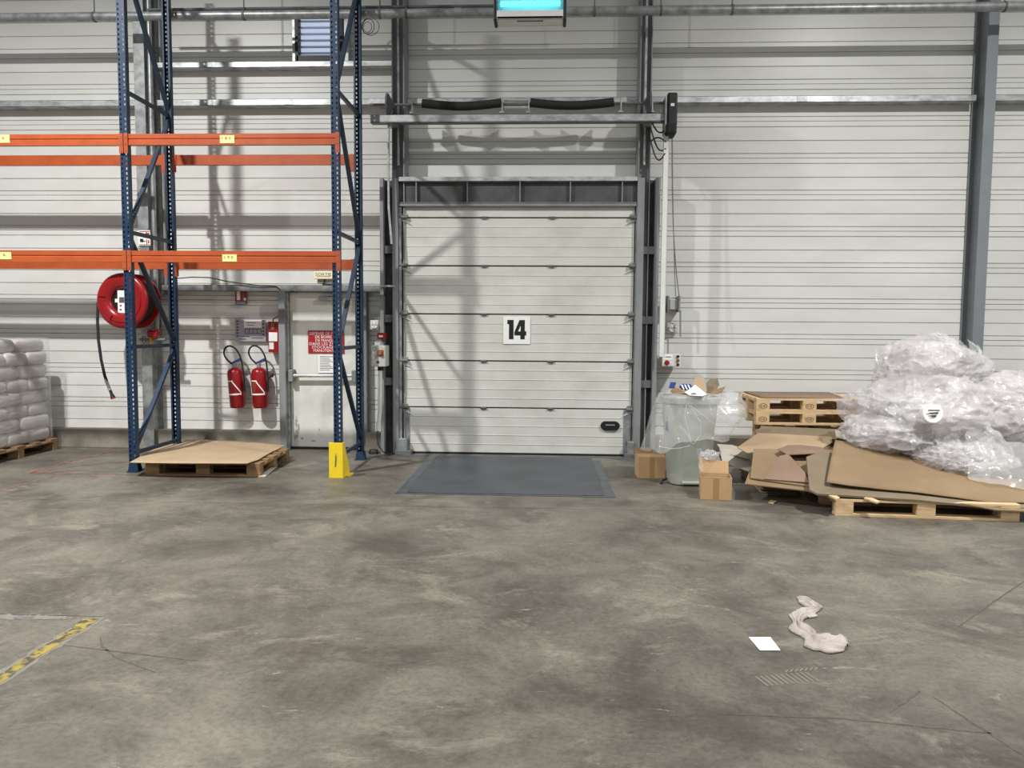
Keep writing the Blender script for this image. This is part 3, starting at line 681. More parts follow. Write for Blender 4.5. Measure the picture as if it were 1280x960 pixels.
sn = px_box(MB(), 173, 288, 187.5, 307, 9.335, 9.342).build('column_sign', 'paper', None); tag(sn, 'small white notice with red marks on the galvanised column', 'sign')
for q in ((174, 289, 187, 289.8), (174, 305.5, 187.5, 306.2), (182, 290.5, 184, 293), (184.5, 291, 186.5, 297), (183, 299, 183.7, 306), (185, 300, 186.3, 304)):
    px_box(MB(), *q, 9.332, 9.335).build('red_print', 'signred', sn)
px_box(MB(), 175, 298.5, 179, 302.5, 9.332, 9.335).build('black_print', 'ink', sn); px_box(MB(), 178, 301, 182, 302, 9.332, 9.335).build('black_print', 'ink', sn)

# ------------------------------------------------------------------ exit door
d2 = thing('door_2', 'off-white exit door with a push bar behind the blue rack frame', 'exit door', (-2.81, 9.6, 0), kind='structure')
MB().box(-3.243, -2.375, 9.585, 9.64, 0.03, 1.985).build('leaf', 'leaf', d2, bev=0.003)
MB().box(-3.345, -3.262, 9.45, 9.66, 0, 2.00).build('frame_post', 'steel', d2, bev=0.004)
MB().box(-3.262, -3.246, 9.52, 9.66, 0, 2.00).build('frame_rebate', 'galvb', d2)
MB().box(-2.372, -2.255, 9.52, 9.66, 0, 2.00).build('frame_post', 'steel', d2, bev=0.004)
MB().box(-3.262, -2.372, 9.55, 9.66, 1.985, 2.02).build('frame_head', 'steel', d2)
rs = random.Random(3)
for px, py, w_, h_ in ((370.5, 528, 2.2, 9), (371.5, 541, 3.0, 7), (373.5, 534, 1.3, 6), (369, 547, 1.6, 5), (378, 548, 2.5, 2), (392, 551, 4, 1.5), (399, 537, 1.0, 2.5), (366.5, 521, .8, 4)):
    m = MB(); q = [(px+w_*math.cos(t)*rs.uniform(.4, 1.1), py+h_*math.sin(t)*rs.uniform(.5, 1.1)) for t in [2*math.pi*k/11 for k in range(11)]]
    m.add([at(x, y, 9.584) for x, y in q], [tuple(range(11))]); m.build('scuff', 'scuff', d2)
MB().box(-3.243, -2.375, 9.57, 9.64, 0.0, 0.03).build('dark_gap_strip', 'black', d2)  # black strip painted in for the shade in the gap under the leaf
a, b = at(364, 469.5, 9.50), at(443, 469.5, 9.50)
pb = MB().cyl((a.x, 9.50, a.z), (b.x, 9.50, b.z), 0.022, n=12).build('push_bar', 'galvb', d2, smooth=True)
for x in (a.x-0.0, b.x): MB().box(x-0.03, x+0.03, 9.47, 9.585, a.z-0.075, a.z+0.075).build('bar_bracket', 'steel', pb, bev=0.008)
a, b = at(398, 375.5, 9.52), at(447, 370.5, 9.52)
dc = MB().box(a.x, b.x-0.2, 9.52, 9.585, a.z, b.z).build('door_closer', 'galv', d2, bev=0.008)
MB().bar((a.x+0.08, 9.50, b.z+0.02), (b.x, 9.50, b.z-0.02), 0.02, 0.02).build('closer_arm', 'steel', dc)
a, b = at(363.5, 368, 9.55), at(369.5, 364.5, 9.55); MB().box(a.x, b.x, 9.55, 9.585, a.z, b.z).build('latch_plate', 'galvb', d2)
YSG = 9.572
sn = px_box(MB(), 385.3, 413.3, 430, 441.5, YSG, YSG+0.008).build('prohibition_sign', 'signred', None, bev=0.001)
tag(sn, 'red sign with white capital lettering on the exit door', 'sign')
for body, x0, x1, y0, y1 in (('DEFENSE DE FUMER', 387, 428, 415.2, 418.4), ('DE BOIRE ET', 394, 421.5, 419.6, 422.7), ('DE MANGER', 394.5, 421, 423.9, 427.1), ('DANS LES ZONES', 387, 428, 428.2, 431.3), ('STOCKAGE ET', 390, 425, 432.4, 435.5), ('MANUTENTION', 392, 426, 436.6, 439.8)):
    A, B = at(x0, y1, YSG), at(x1, y0, YSG); text('lettering', body, A.x, B.x, YSG-0.001, A.z, B.z, 'paper', sn)
ps = px_box(MB(), 397.5, 443, 420, 466, YSG, YSG+0.004).build('notice_sheet', 'paper', None); tag(ps, 'white printed notice taped under the red sign', 'paper')
for k in range(9): px_box(MB(), 400, 445.5+k*2.1, 417-(k*5 % 7), 446.1+k*2.1, YSG-0.001, YSG).build('print_line', 'print', ps)
# exit sign lamp
es = thing('exit_sign', 'pale yellow exit sign lamp under the orange beam over the exit door', 'exit sign', at(404, 349, 9.5))
px_box(MB(), 392.3, 339.3, 416, 348.8, 9.44, 9.49).build('face', 'exit', es, bev=0.008)
px_box(MB(), 396.5, 348, 416, 354.5, 9.49, 9.62).build('case', 'grey', es, bev=0.008)
A, B = at(394.5, 344.8, 9.44), at(414, 340.9, 9.44); text('lettering', 'SORTIE', A.x, B.x, 9.438, A.z, B.z, 'steeld', es)
px_box(MB(), 396, 345.4, 413, 345.9, 9.438, 9.44).build('underline', 'steeld', es)
MB().tube([at(406, 349, 9.47), at(405.5, 352.5, 9.47), at(403.5, 355.5, 9.49)], 0.008, 6).build('lead', 'cable', es, smooth=True)

# ------------------------------------------------------------------ fire equipment between column and exit door
fs = px_box(MB(), 294, 362, 308, 380.5, 9.60, 9.608).build('fire_sign', 'signred', None); tag(fs, 'small red and white fire extinguisher sign with blue strip', 'sign')
px_box(MB(), 294, 376.5, 308, 380.5, 9.598, 9.60).build('blue_strip', 'bluep', fs)
px_box(MB(), 296, 363, 300, 375, 9.598, 9.60).build('pictogram', 'paper', fs); px_box(MB(), 303, 364, 304.8, 375.5, 9.598, 9.60).build('pictogram', 'card3', fs); px_box(MB(), 305, 372, 307, 375.5, 9.598, 9.60).build('pictogram', 'paper', fs)
for yy in (377.4, 379): px_box(MB(), 295, yy, 307, yy+0.7, 9.596, 9.598).build('print_line', 'grey', fs)
ev = px_box(MB(), 294, 398.5, 332, 426.5, 9.60, 9.608).build('evacuation_plan', 'lilac', None); tag(ev, 'silver evacuation plan panel left of the red break-glass box', 'plan')
px_box(MB(), 305, 400, 327, 409.5, 9.598, 9.60).build('white_field', 'paper', ev)
for k in range(6): px_box(MB(), 295.5, 400.5+k*3.7, 298, 402.5+k*3.7, 9.598, 9.60).build('pictogram', 'print', ev); 
for k in range(5): px_box(MB(), 327.5, 400+k*4.3, 330.5, 402+k*4.3, 9.598, 9.60).build('pictogram', 'print', ev)
for q in ((306, 411, 326, 411.6), (306, 411, 306.6, 417), (311, 411, 311.6, 417), (316, 411, 316.6, 417), (321, 411, 321.6, 417), (326, 411, 326.6, 417), (306, 416.5, 326, 417), (300, 420, 312, 420.8), (314, 422, 329, 422.8), (299, 423.5, 308, 424.2), (308, 403, 320, 403.6), (309, 406, 318, 406.6)):
    px_box(MB(), *q, 9.596, 9.598).build('plan_line', 'print', ev)
ab = thing('break_glass_box', 'red emergency key box with white labels beside the exit door frame', 'alarm box', at(342, 440, 9.55))
px_box(MB(), 335.3, 402, 349.5, 440.3, 9.50, 9.64).build('case', 'red', ab, bev=0.008)
px_box(MB(), 336, 415.5, 346.5, 426.5, 9.494, 9.50).build('white_label', 'paper', ab)
px_box(MB(), 336.5, 428, 342, 436.5, 9.494, 9.50).build('white_label', 'white', ab)
px_box(MB(), 339, 404, 342.5, 412, 9.494, 9.50).build('key_window', 'woodd', ab)
A = [at(341, 402, 9.55), at(342, 398.5, 9.55), at(348, 395.5, 9.55), at(350.5, 390, 9.55), at(351, 370, 9.53), at(350, 362, 9.5), at(345, 358, 9.49), at(320, 356.5, 9.47), at(285, 352, 9.47), at(262, 347, 9.47), at(240, 346.5, 9.47), at(222, 348, 9.47)]
cbl = MB().tube(A, 0.007, 6).build('alarm_cable', 'cable', None, smooth=True); tag(cbl, 'thin dark cable running from the red key box along the wall rail', 'cable')
exl = None
def extinguisher(px, py, label, tilt):
    base = at(px, py, 9.50)
    t = thing('fire_extinguisher', label, 'fire extinguisher', base, group='fire extinguishers on the wall')
    h, r = 0.505, 0.094
    MB().lathe([(0, 0), (r*.85, 0.0), (r, 0.02), (r, h-0.06), (r*.9, h-0.03), (r*.55, h-0.005), (0.028, h+0.005), (0, h+0.005)], (0, 0, 0), (0, 0, 1), 28).build('cylinder', 'redext', t, smooth=True, local=True, ang=40)
    MB().cyl((0, 0, h), (0, 0, h+0.05), 0.026, n=12).build('neck', 'steel', t, smooth=True, local=True)
    MB().add([(-.05, -.02, h+.045), (.085, -.02, h+.085), (.095, -.02, h+.125), (-.03, -.02, h+.07), (-.05, .02, h+.045), (.085, .02, h+.085), (.095, .02, h+.125), (-.03, .02, h+.07)], [(0,1,2,3),(7,6,5,4),(0,4,5,1),(1,5,6,2),(2,6,7,3),(3,7,4,0)]).build('lever', 'bluep', t, local=True, bev=0.005)
    pts = [(-.02, -.01, h+.05), (-.085, -.02, h+.11), (-.115, -.025, h+.19), (-.09, -.025, h+.26), (-.03, -.025, h+.285), (.04, -.025, h+.25), (.085, -.02, h+.17), (.105, -.015, h+.08), (.112, -.01, h-.04), (.112, -.01, h-.16), (.108, -.01, h-.22)]
    sm = []
    for i in range(len(pts)-1):
        for k in range(4): sm.append(Vector(pts[i]).lerp(Vector(pts[i+1]), k/4))
    sm.append(Vector(pts[-1]))
    for _ in range(3): sm = [sm[0]] + [(sm[i-1]+sm[i]*2+sm[i+1])/4 for i in range(1, len(sm)-1)] + [sm[-1]]
    MB().tube(sm, 0.011, 8).build('hose', 'rubber', t, smooth=True, local=True)
    MB().tube([(.108, -.01, h-.18), (.104, -.01, h-.30)], [0.013, 0.017], 8).build('nozzle', 'black', t, smooth=True, local=True)
    def arc(a0, a1, z0, z1, name, m, e=0.0015):
        A0, A1 = R(a0), R(a1)
        q = MB().grid(lambda u, v: ((r+e)*math.sin(A0+(A1-A0)*u), -(r+e)*math.cos(A0+(A1-A0)*u), z0+(z1-z0)*v), 10, 1)
        return q.build(name, m, t, smooth=True, local=True)
    arc(-62, 58, 0.165, 0.185, 'white_band', 'paper'); arc(-60, 0, 0.335, 0.350, 'maker_print', 'paper')
    for k in range(5): arc(-58, -15+k*3, 0.205+k*0.025, 0.211+k*0.025, 'print_line', 'card3', 0.0016)
    MB().grid(lambda u, v: ((r+.002)*math.sin(R(-8+62*u+v*5)), -(r+.002)*math.cos(R(-8+62*u+v*5)), 0.330-0.150*u+0.012*v), 10, 1).build('white_stripe', 'paper', t, smooth=True, local=True)
    MB().box(-.05, .05, .07, .14, .15, .22).build('wall_bracket', 'steeld', t, local=True)
    t.rotation_euler = (0, tilt, 0)
    return t
e1 = extinguisher(297.5, 509.5, 'red extinguisher on the left, leaning slightly, farther from the exit door', R(-4))
e2 = extinguisher(326, 509.5, 'red extinguisher on the right with a nozzle clip sticking out', R(-2))
MB().bar((.11, -.01, .36), (.17, -.01, .40), 0.02, 0.025).build('clip', 'black', e2, local=True); MB().bar((.16, -.01, .385), (.185, -.01, .42), 0.03, 0.03).build('clip', 'black', e2, local=True)

# ------------------------------------------------------------------ isolator boxes left of the dock door
socket(468.3, 406, 9.30, 'round white socket on the wall left of the dock door', 0.045)
rb = thing('call_point', 'tiny red call point with a white label above the isolator box', 'call point', at(476, 425, 9.15))
px_box(MB(), 471.5, 416, 480.5, 424, 9.12, 9.28).build('case', 'red', rb, bev=0.006)
px_box(MB(), 473.5, 419, 478.5, 421.5, 9.116, 9.12).build('label_strip', 'paper', rb)
ib = thing('isolator_box', 'grey white isolator box with orange rotary switch left of the dock door', 'switch box', at(472, 460, 9.15))
px_box(MB(), 463.8, 432, 481.5, 458.3, 9.05, 9.28).build('case', 'grey', ib, bev=0.008)
px_box(MB(), 472, 437.5, 479, 445, 9.04, 9.05).build('switch_plate', 'orange', ib)
button(475.5, 441.2, 9.04, 0.024, 'woodd', ib, 'rotary_knob', 0.03)
button(472.5, 452.5, 9.05, 0.014, 'black', ib, 'gland', 0.01)
p = at(468.5, 435.8, 9.048); MB().lathe([(0.018, 0), (0.018, -.002), (0.022, -.002), (0.022, 0)], p, (0, 1, 0), 16).build('symbol_ring', 'print', ib)
px_box(MB(), 472, 458.3, 477.5, 463, 9.09, 9.15).build('cable_gland', 'black', ib)
cd = MB().tube([at(475.2, 463, 9.12), at(475.2, 490, 9.12), at(474.8, 515, 9.12), at(473, 530, 9.12), at(472.5, 538, 9.12)], 0.024, 10).build('conduit', 'white', None, smooth=True); tag(cd, 'white plastic conduit below the isolator box', 'conduit')
cbb = MB().tube([at(472.5, 537, 9.12), at(471, 545, 9.1), at(473, 556, 9.08), at(479, 565, 9.05), fl(488, 568.5, 0.01)], 0.008, 6).build('floor_cable', 'cable', None, smooth=True); tag(cbb, 'black cable curling from the white conduit down to the floor', 'cable')
fb = fl(467, 567)
o = MB().lathe([(0, 0.05), (0.045, 0.05), (0.055, 0.035), (0.06, 0)], fb, (0, 0, 1), 20).build('bucket_lid', 'black', None, smooth=True); tag(o, 'small black rubber disc on the floor left of the dock door', 'disc')
cd = MB().cyl((at(474, 380, 9.18).x-0.0, 9.18, 1.72), (at(474, 380, 9.18).x, 9.18, 2.05), 0.012, n=8)
MB_ = px_box(MB(), 474, 356.5, 491, 358.2, 9.14, 9.28).build('bracket_bar', 'galvb', None); tag(MB_, 'short bright bracket bar across the left door jamb', 'bracket')
tp = MB().tube([at(486, 150, 9.16), at(485.5, 220, 9.16), at(486, 260, 9.15), at(489.5, 305, 9.15)], 0.014, 8).build('conduit', 'galvb', None, smooth=True); tag(tp, 'thin bright conduit running down the left door jamb', 'conduit')

# ------------------------------------------------------------------ pallets
def pallet(name, label, loc, rz, L_=1.2, W_=0.8, m='wood', stamp=False, group='wooden pallets'):
    t = thing(name, label, 'pallet', loc, rz, group)
    bt = 0.022
    xs = (-L_/2, -0.0725, L_/2-0.145)
    ys = (0, W_/2-0.05, W_-0.10)
    for y, wd in zip(ys, (0.10, 0.10, 0.10)):
        MB().box(-L_/2, L_/2, y, y+wd, 0, bt).build('bottom_board', m, t, local=True, bev=0.002)
        for x in xs:
            bl = MB().box(x, x+0.145, y, y+wd, bt, bt+0.078).build('block', m, t, local=True, bev=0.003)
            if stamp and y == 0:
                xc = x+0.0725
                MB().lathe([(0.030, -.001), (0.038, -.001)], (0, 0, 0), (0, 1, 0), 20).build('brand_ring', 'woodd', bl, local=True)
                ring = bl.children[0]; ring.location = (xc, y-0.0006, bt+0.039); ring.scale = (1.25, 1, 0.75)
                text('brand_mark', 'EUR', xc-0.026, xc+0.026, y-0.0016, bt+0.028, bt+0.050, 'ink', bl, local=True)
    for x in xs: MB().box(x, x+0.145, 0, W_, bt+0.078, bt+0.10).build('stringer_board', m, t, local=True, bev=0.002)
    n = 5; wds = [0.145, 0.10, 0.145, 0.10, 0.145]; gap = (W_-sum(wds))/4; y = 0
    for k in range(n):
        MB().box(-L_/2, L_/2, y, y+wds[k], bt+0.10, bt+0.122).build('deck_board', m, t, local=True, bev=0.002); y += wds[k]+gap
    return t
# left pallet with cardboard sheet
pa = pallet('wooden_pallet', 'brown pallet under a flat cardboard sheet between the rack frames', (-3.55, 7.72, 0), R(1.5), 1.2, 0.98, 'woodd')
sheet = [(162, 578.5), (213, 551), (262, 551), (320, 554), (358, 557), (338, 566), (323, 576), (309, 581), (240, 580.5), (190, 579.5)]
A = [fl(px, py, 0.152) for px, py in sheet]
def sheet_obj(name, corners, nu, nv, m, label, cat='cardboard', wav=0.01, th=0.006, seed=0, group=None, bow=0.0):
    c0, c1, c2, c3 = [Vector(c) for c in corners]     # front-left, front-right, back-right, back-left
    def fn(u, v):
        p = c0*(1-u)*(1-v) + c1*u*(1-v) + c2*u*v + c3*(1-u)*v
        q = noise.noise(Vector((p.x*2.2+seed, p.y*2.2, seed*1.7)))
        p.z += wav*q + bow*math.sin(math.pi*u)
        return p
    o = MB().grid(fn, nu, nv).build(name, m, None, smooth=True, thick=th)
    return tag(o, label, cat, group)
sh1 = MB()
def fn(u, v):
    f = [A[0], A[9], A[8], A[7], A[6], A[5]]; b = [A[0].lerp(A[1], .55), A[1], A[2], A[3], A[3].lerp(A[4], .6), A[4]]
    t = u*(len(f)-1); i = min(int(t), len(f)-2); k = t-i
    p = f[i].lerp(f[i+1], k).lerp(b[i].lerp(b[i+1], k), v); p.z += 0.010*math.sin(v*7+u*2)*math.sin(u*3.0) + 0.004; p.z = max(p.z, 0.151 if 0.14 < u < 0.8 else 0.12)
    return p
o = sh1.grid(fn, 30, 12).build('cardboard_sheet', 'cardl', None, smooth=True, thick=0.005); tag(o, 'flat light brown cardboard sheet lying on the pallet between rack frames', 'cardboard')
A, B = fl(325.5, 596.5), fl(341, 583)
o = MB().slab([A+Vector((-.02, 0, .012)), A+Vector((.05, 0, .012)), B+Vector((.06, 0, .02)), B+Vector((.03, 0, .02))], 0.010).build('plastic_strip', 'cardw', None); tag(o, 'white scrap strip lying beside the pallet corner', 'scrap')

# bag pallet at the left edge
bp_ = pallet('wooden_pallet', 'pale pallet carrying the wrapped sacks at the left edge', (-6.72, 7.95, 0), 0, 1.2, 1.35, 'woodd')
XB = -6.17
def sack(lx, ly, lz):
    m = MB(); nx, ny, nz = 8, 10, 5
    def P(u, v, s):                                   # superellipsoid pillow
        return None
    e = 0.22; N1, N2 = 28, 12
    def sg_(c, p): return math.copysign(abs(c)**p, c)
    def fn(u, v):
        t = 2*math.pi*u; f = -math.pi/2+math.pi*v
        return (lx/2*sg_(math.cos(f), 0.30)*sg_(math.cos(t), e), ly/2*sg_(math.cos(f), 0.30)*sg_(math.sin(t), e), lz/2*sg_(math.sin(f), 0.6))
    m.grid(fn, N1, N2)
    for i, v in enumerate(m.v):
        q = noise.noise(v*9+Vector((3, 1, 7))); v *= 1+0.035*q
    return m
sacks = {}
rows = ['bottom', 'second', 'third', 'fourth', 'fifth', 'sixth', 'seventh', 'top']; cols = ['farthest', 'second farthest', 'third farthest', 'nearest']
for lay in range(8):
    even = lay % 2 == 0
    dims = (0.56, 0.385, 0.172) if even else (0.40, 0.545, 0.172)
    cy = [9.06, 8.69, 8.32, 7.95] if even else [8.985, 8.465, 7.945]
    for r_, y in enumerate(cy):
        for cx in range(2 if lay == 7 else 1):
            x = XB-dims[0]/2-cx*(dims[0]+.005)+random.uniform(-.012, .008)-(0.03 if lay == 7 else 0)
            if dims not in sacks:
                o = sack(*dims).build('sack', 'bag', None, smooth=True, local=True, ang=80); sacks[dims] = o; tag(o, '', 'sack', 'sacks on the left pallet')
            else:
                o = sacks[dims].copy(); C.objects.link(o)
            o.location = (x, y, 0.144+0.084+lay*0.154); o.rotation_euler = (0, 0, random.uniform(-.02, .02) + (math.pi if random.random() < .5 else 0))
            nm = cols[r_] if r_ < len(cy)-1 else 'nearest'
            o['label'] = f'grey white sack, {nm} one in the {rows[lay]} layer of the wrapped stack' if cx == 0 else f'grey white sack, {nm} one of the inner row in the {rows[lay]} layer'
def wr(u, v):
    t = u
    path = [(XB-1.12, 7.90), (XB+0.0, 7.90), (XB+0.012, 7.93), (XB+0.012, 9.24), (XB-0.02, 9.265), (XB-1.12, 9.265)]
    k = t*(len(path)-1); i = min(int(k), len(path)-2); f = k-i
    x = path[i][0]+(path[i+1][0]-path[i][0])*f; y = path[i][1]+(path[i+1][1]-path[i][1])*f
    z = 0.16+v*1.24
    q = noise.noise(Vector((x*6, y*6, z*3)))*0.012 - (0.02*max(0, v-.9)*10)
    return (x-abs(q)*0.4+0.012, y+q*0.3, z)
o = MB().grid(wr, 60, 14).build('stretch_wrap', 'wrap', None, smooth=True, ang=80); tag(o, 'clear stretch film wound around the stack of sacks', 'film')

# ------------------------------------------------------------------ pallets stacked on the right
YPR = 8.40
pz = at(1078, 532.5, YPR).z
xa, xb = at(945, 520, YPR).x, at(1079, 520, YPR).x
pxc = (xa+xb)/2
labs = ['lowest of the pallets stacked against the wall, behind the cardboard', 'second lowest of the pallets stacked against the wall, behind the cardboard', 'third pallet from the floor in the stack against the wall', 'pale pallet below the topmost one in the stack against the wall', 'topmost pale pallet with stamped blocks in the stack against the wall']
zz = pz-3*0.144
hs = []
base = max(0.0, zz)
st = pallet('wooden_pallet', labs[4], (pxc, YPR, pz+0.144), 0, xb-xa, 0.8, 'wood', True)
for i, z in ((3, pz), (2, pz-.144), (1, pz-.288), (0, pz-.432)):
    dup(st, (pxc+(0.0 if i == 3 else 0.22), YPR+(0.0 if i == 3 else 0.16), max(z, 0.0)), 0, labs[i])
o = sheet_obj('cardboard_sheet', [(xa+.05, YPR+.02, pz+.296), (xb-.18, YPR+.05, pz+.293), (xb-.1, YPR+.75, pz+.298), (xa+.05, YPR+.75, pz+.298)], 8, 4, 'card3', 'brown board lying on top of the pallet stack', wav=0.006, seed=5)

# front right pallet
pr = pallet('wooden_pallet', 'long pale pallet at the right edge under the cardboard heap', (3.16, 6.43, 0), R(-4), 1.45, 0.95, 'wood')

# ------------------------------------------------------------------ cardboard heap
def card(pts, m, label, th=0.007, sub=True):
    o = MB().slab([at(*p) for p in pts], th).build('cardboard_sheet', m, None); tag(o, label, 'cardboard', 'flattened cartons in the right heap'); return o
for k in range(6):
    z = 0.006+k*0.018; x0 = 2.02+0.03*random.random(); y0 = 7.25+0.05*random.random()
    o = sheet_obj('cardboard_sheet', [(x0, y0, z), (2.40, y0-0.02, z), (2.45, 8.2, z+.004), (x0+.05, 8.25, z+.004)], 6, 6, 'card2', f'flattened carton, number {["one", "two", "three", "four", "five", "six"][k]} from the floor under the heap\'s left side', wav=0.003, th=0.012, seed=k)
card([(931, 604.5, 6.98), (1013, 613.5, 6.72), (1062, 600, 6.9), (1050, 570, 7.5), (945, 567, 7.6)], 'card', 'lowest visible brown carton sheet projecting at the left of the heap', 0.010)
card([(938, 597, 7.05), (1012, 608, 6.78), (1055, 592, 7.0), (1040, 562, 7.6), (942, 561, 7.55)], 'card', 'square brown carton sheet above the projecting one at the left', 0.012)
card([(955, 598.5, 6.98), (1011, 603, 6.82), (1006, 590, 6.95), (985, 567, 7.3), (974, 570, 7.25)], 'card3', 'pinkish brown carton flap lying on the left sheets', 0.008)
card([(972, 561, 7.42), (984, 568, 7.28), (1030, 566, 7.3), (1028, 559, 7.5), (1000, 556, 7.6), (985, 556.5, 7.6)], 'card3', 'pinkish brown rounded carton piece below the pallets', 0.008)
card([(921.5, 559, 7.75), (934, 566, 7.62), (972, 562, 7.65), (1028, 560, 7.7), (1040, 553, 7.9), (1040, 546, 8.15), (948, 541, 8.2)], 'cardl', 'light brown carton sheet lying just under the stacked pallets', 0.008)
card([(944, 542, 8.24), (1046, 549, 8.2), (1050, 536.5, 8.38), (952, 532.5, 8.38)], 'card2', 'dark shaded carton strip wedged below the stacked pallets', 0.008)
card([(1044, 537, 8.0), (1045, 546, 7.75), (1057, 549, 7.7), (1055, 540, 7.95)], 'cardw', 'small white carton corner beside the plastic film', 0.006)
card([(1008, 571, 7.15), (1012, 612, 6.60), (1022, 617, 6.50), (1150, 625, 6.42), (1268, 637, 6.36), (1300, 630, 6.45), (1200, 603, 7.05), (1040, 590, 7.1), (1032, 562, 7.35)], 'card2', 'greyish carton sheet forming the lower front layer over the right pallet', 0.016)
# big upper sheet, bowed
def big(u, v):
    f = [(1033, 603, 6.66), (1062, 607, 6.60), (1120, 613, 6.55), (1180, 620, 6.50), (1238, 627, 6.46), (1300, 630, 6.43)]
    b = [(1044, 550, 7.40), (1074, 554, 7.40), (1122, 566, 7.35), (1165, 577, 7.25), (1215, 587, 7.15), (1300, 604, 7.0)]
    t = u*5; i = min(int(t), 4); k = t-i
    A_ = at(*f[i]).lerp(at(*f[i+1]), k); B_ = at(*b[i]).lerp(at(*b[i+1]), k)
    p = A_.lerp(B_, v); p.z += 0.02*math.sin(math.pi*v) + 0.012*noise.noise(Vector((p.x*3, p.y*3, 2))); return p
o = MB().grid(big, 30, 10).build('cardboard_sheet', 'card', None, smooth=True, thick=0.008); tag(o, 'large brown carton sheet draped over the right pallet below the film', 'cardboard', 'flattened cartons in the right heap')
card([(1200, 629, 6.40), (1245, 637, 6.34), (1310, 640, 6.34), (1310, 622, 6.7), (1230, 620, 6.7)], 'card', 'brown carton sheet sticking out over the right pallet corner', 0.010)
card([(1270, 625, 6.5), (1262, 615, 6.7), (1300, 612, 6.75), (1310, 628, 6.5)], 'cardl', 'light carton scrap at the right edge of the picture', 0.008)
for q, lb_ in ((((1033, 617, 6.52), (1045, 623.5, 6.40), (1050, 622, 6.42), (1038, 614.5, 6.6)), 'short pale board end poking out left of the right pallet'), (((1080, 622, 6.45), (1096, 628, 6.36), (1100, 626.5, 6.38), (1086, 620, 6.50)), 'short pale board end poking out over the pallet front')):
    o = MB().slab([at(*p) for p in q], 0.014).build('board_end', 'wood', None); tag(o, lb_, 'board')
# white faced boards behind the bin
card([(899, 560, 8.05), (903, 577, 7.85), (936, 589, 7.75), (944, 580, 7.9), (918, 562, 8.1)], 'cardw', 'curved white board lying on the floor behind the box', 0.006)
card([(896, 555, 8.3), (904, 566, 8.0), (940, 574, 7.9), (945, 566, 8.1), (915, 556, 8.3)], 'cardw', 'upper white board lying behind the bin', 0.006)
o = MB().slab([fl(960, 628, .012), fl(966, 629.5, .012), fl(971, 626, .012), fl(964, 624.5, .012)], 0.008).build('carton_scrap', 'cardl', None); tag(o, 'tiny torn carton scrap on the floor before the heap', 'scrap')

# ------------------------------------------------------------------ plastic film heap
def film_blob(c, s, label, seed, m='film', shells=(1.0, 0.86, 0.70)):
    root = None
    for q, sc in enumerate(shells):
        bm = bmesh.new(); bmesh.ops.create_icosphere(bm, subdivisions=6 if q == 0 else 5, radius=1.0)
        for v in bm.verts:
            d = v.co.normalized(); p = Vector((d.x*1.1, d.y*1.1, d.z*1.5))+Vector((seed+q*3.1, seed*2.3, -seed))
            wv = Vector((noise.noise(p*1.3), noise.noise(p*1.3+Vector((5, 2, 9))), noise.noise(p*1.3+Vector((1, 8, 4)))))*0.55
            a_ = noise.noise(p*0.9)*0.34
            for fq, am, ex in ((1.5, 0.16, 2), (3.2, 0.085, 3), (6.5, 0.04, 3), (13, 0.016, 2)):
                a_ += am*(1-abs(noise.noise((p+wv)*fq)))**ex
            rr_ = (0.88+a_)*sc
            v.co = Vector((d.x*s[0]*rr_, d.y*s[1]*rr_, d.z*s[2]*rr_))
        me = bpy.data.meshes.new('plastic_film'); bm.to_mesh(me); bm.free(); me.shade_smooth(); me.materials.append(M[m])
        o = bpy.data.objects.new('plastic_film' if q == 0 else 'inner_fold', me); C.objects.link(o)
        if q == 0: o.location = c; root = tag(o, label, 'plastic film', 'crumpled film in the right heap')
        else: o.parent = root
    rnd = random.Random(int(seed*10))
    for k in range(7):                                # loose folds standing off the bundle
        th, ph = rnd.uniform(-2.9, -0.2), rnd.uniform(-0.35, 1.2)
        d = Vector((math.cos(th)*math.cos(ph), math.sin(th)*math.cos(ph), math.sin(ph)))
        cc = Vector((d.x*s[0], d.y*s[1], d.z*s[2]))*1.0
        t1 = d.cross(Vector((rnd.uniform(-1, 1), rnd.uniform(-1, 1), rnd.uniform(-1, 1)))).normalized(); t2 = d.cross(t1)
        la, lb2 = rnd.uniform(.16, .34), rnd.uniform(.06, .13); sd = rnd.uniform(0, 50)
        def ff(u, v):
            a1 = (u-.5)*2; b1 = (v-.5)*2
            off = 0.05*(1-abs(noise.noise(Vector((u*2.2+sd, v*3, 1)))*2))-0.10*(a1*a1*la*la/0.05*0.5)+0.03*noise.noise(Vector((u*7, v*7, sd)))
            return cc+t1*(a1*la+0.05*noise.noise(Vector((v*4, sd, 2))))+t2*(b1*lb2+0.06*noise.noise(Vector((u*3+sd, 4, 2))))+d*off
        MB().grid(ff, 22, 10).build('loose_fold', 'film2', root, smooth=True, local=True, ang=80)
    return root
film_blob(at(1155, 522, 7.65), (0.66, 0.50, 0.36), 'largest crumpled clear film bundle in the middle of the heap', 1.3)
film_blob(at(1160, 462, 7.95), (0.47, 0.36, 0.31), 'crumpled film bundle on top of the heap before the column', 4.1)
film_blob(at(1250, 515, 7.75), (0.50, 0.45, 0.36), 'crumpled film bundle at the right edge of the heap', 7.7)
film_blob(at(1110, 543, 7.45), (0.36, 0.3, 0.18), 'low film bundle bulging over the brown carton at the left', 9.2)
film_blob(at(1205, 572, 7.2), (0.40, 0.28, 0.16), 'low film bundle in front at the right of the heap', 12.4)
def ton(u, v):
    a_ = at(1037+u*75, 497.5+u*8, 8.36-u*.35); b_ = at(1050+u*60, 505+u*30, 8.30-u*.35)
    p = a_.lerp(b_, v); p.z += 0.02*noise.noise(p*14); p.y += 0.03*noise.noise(p*11+Vector((5, 0, 0))); return p
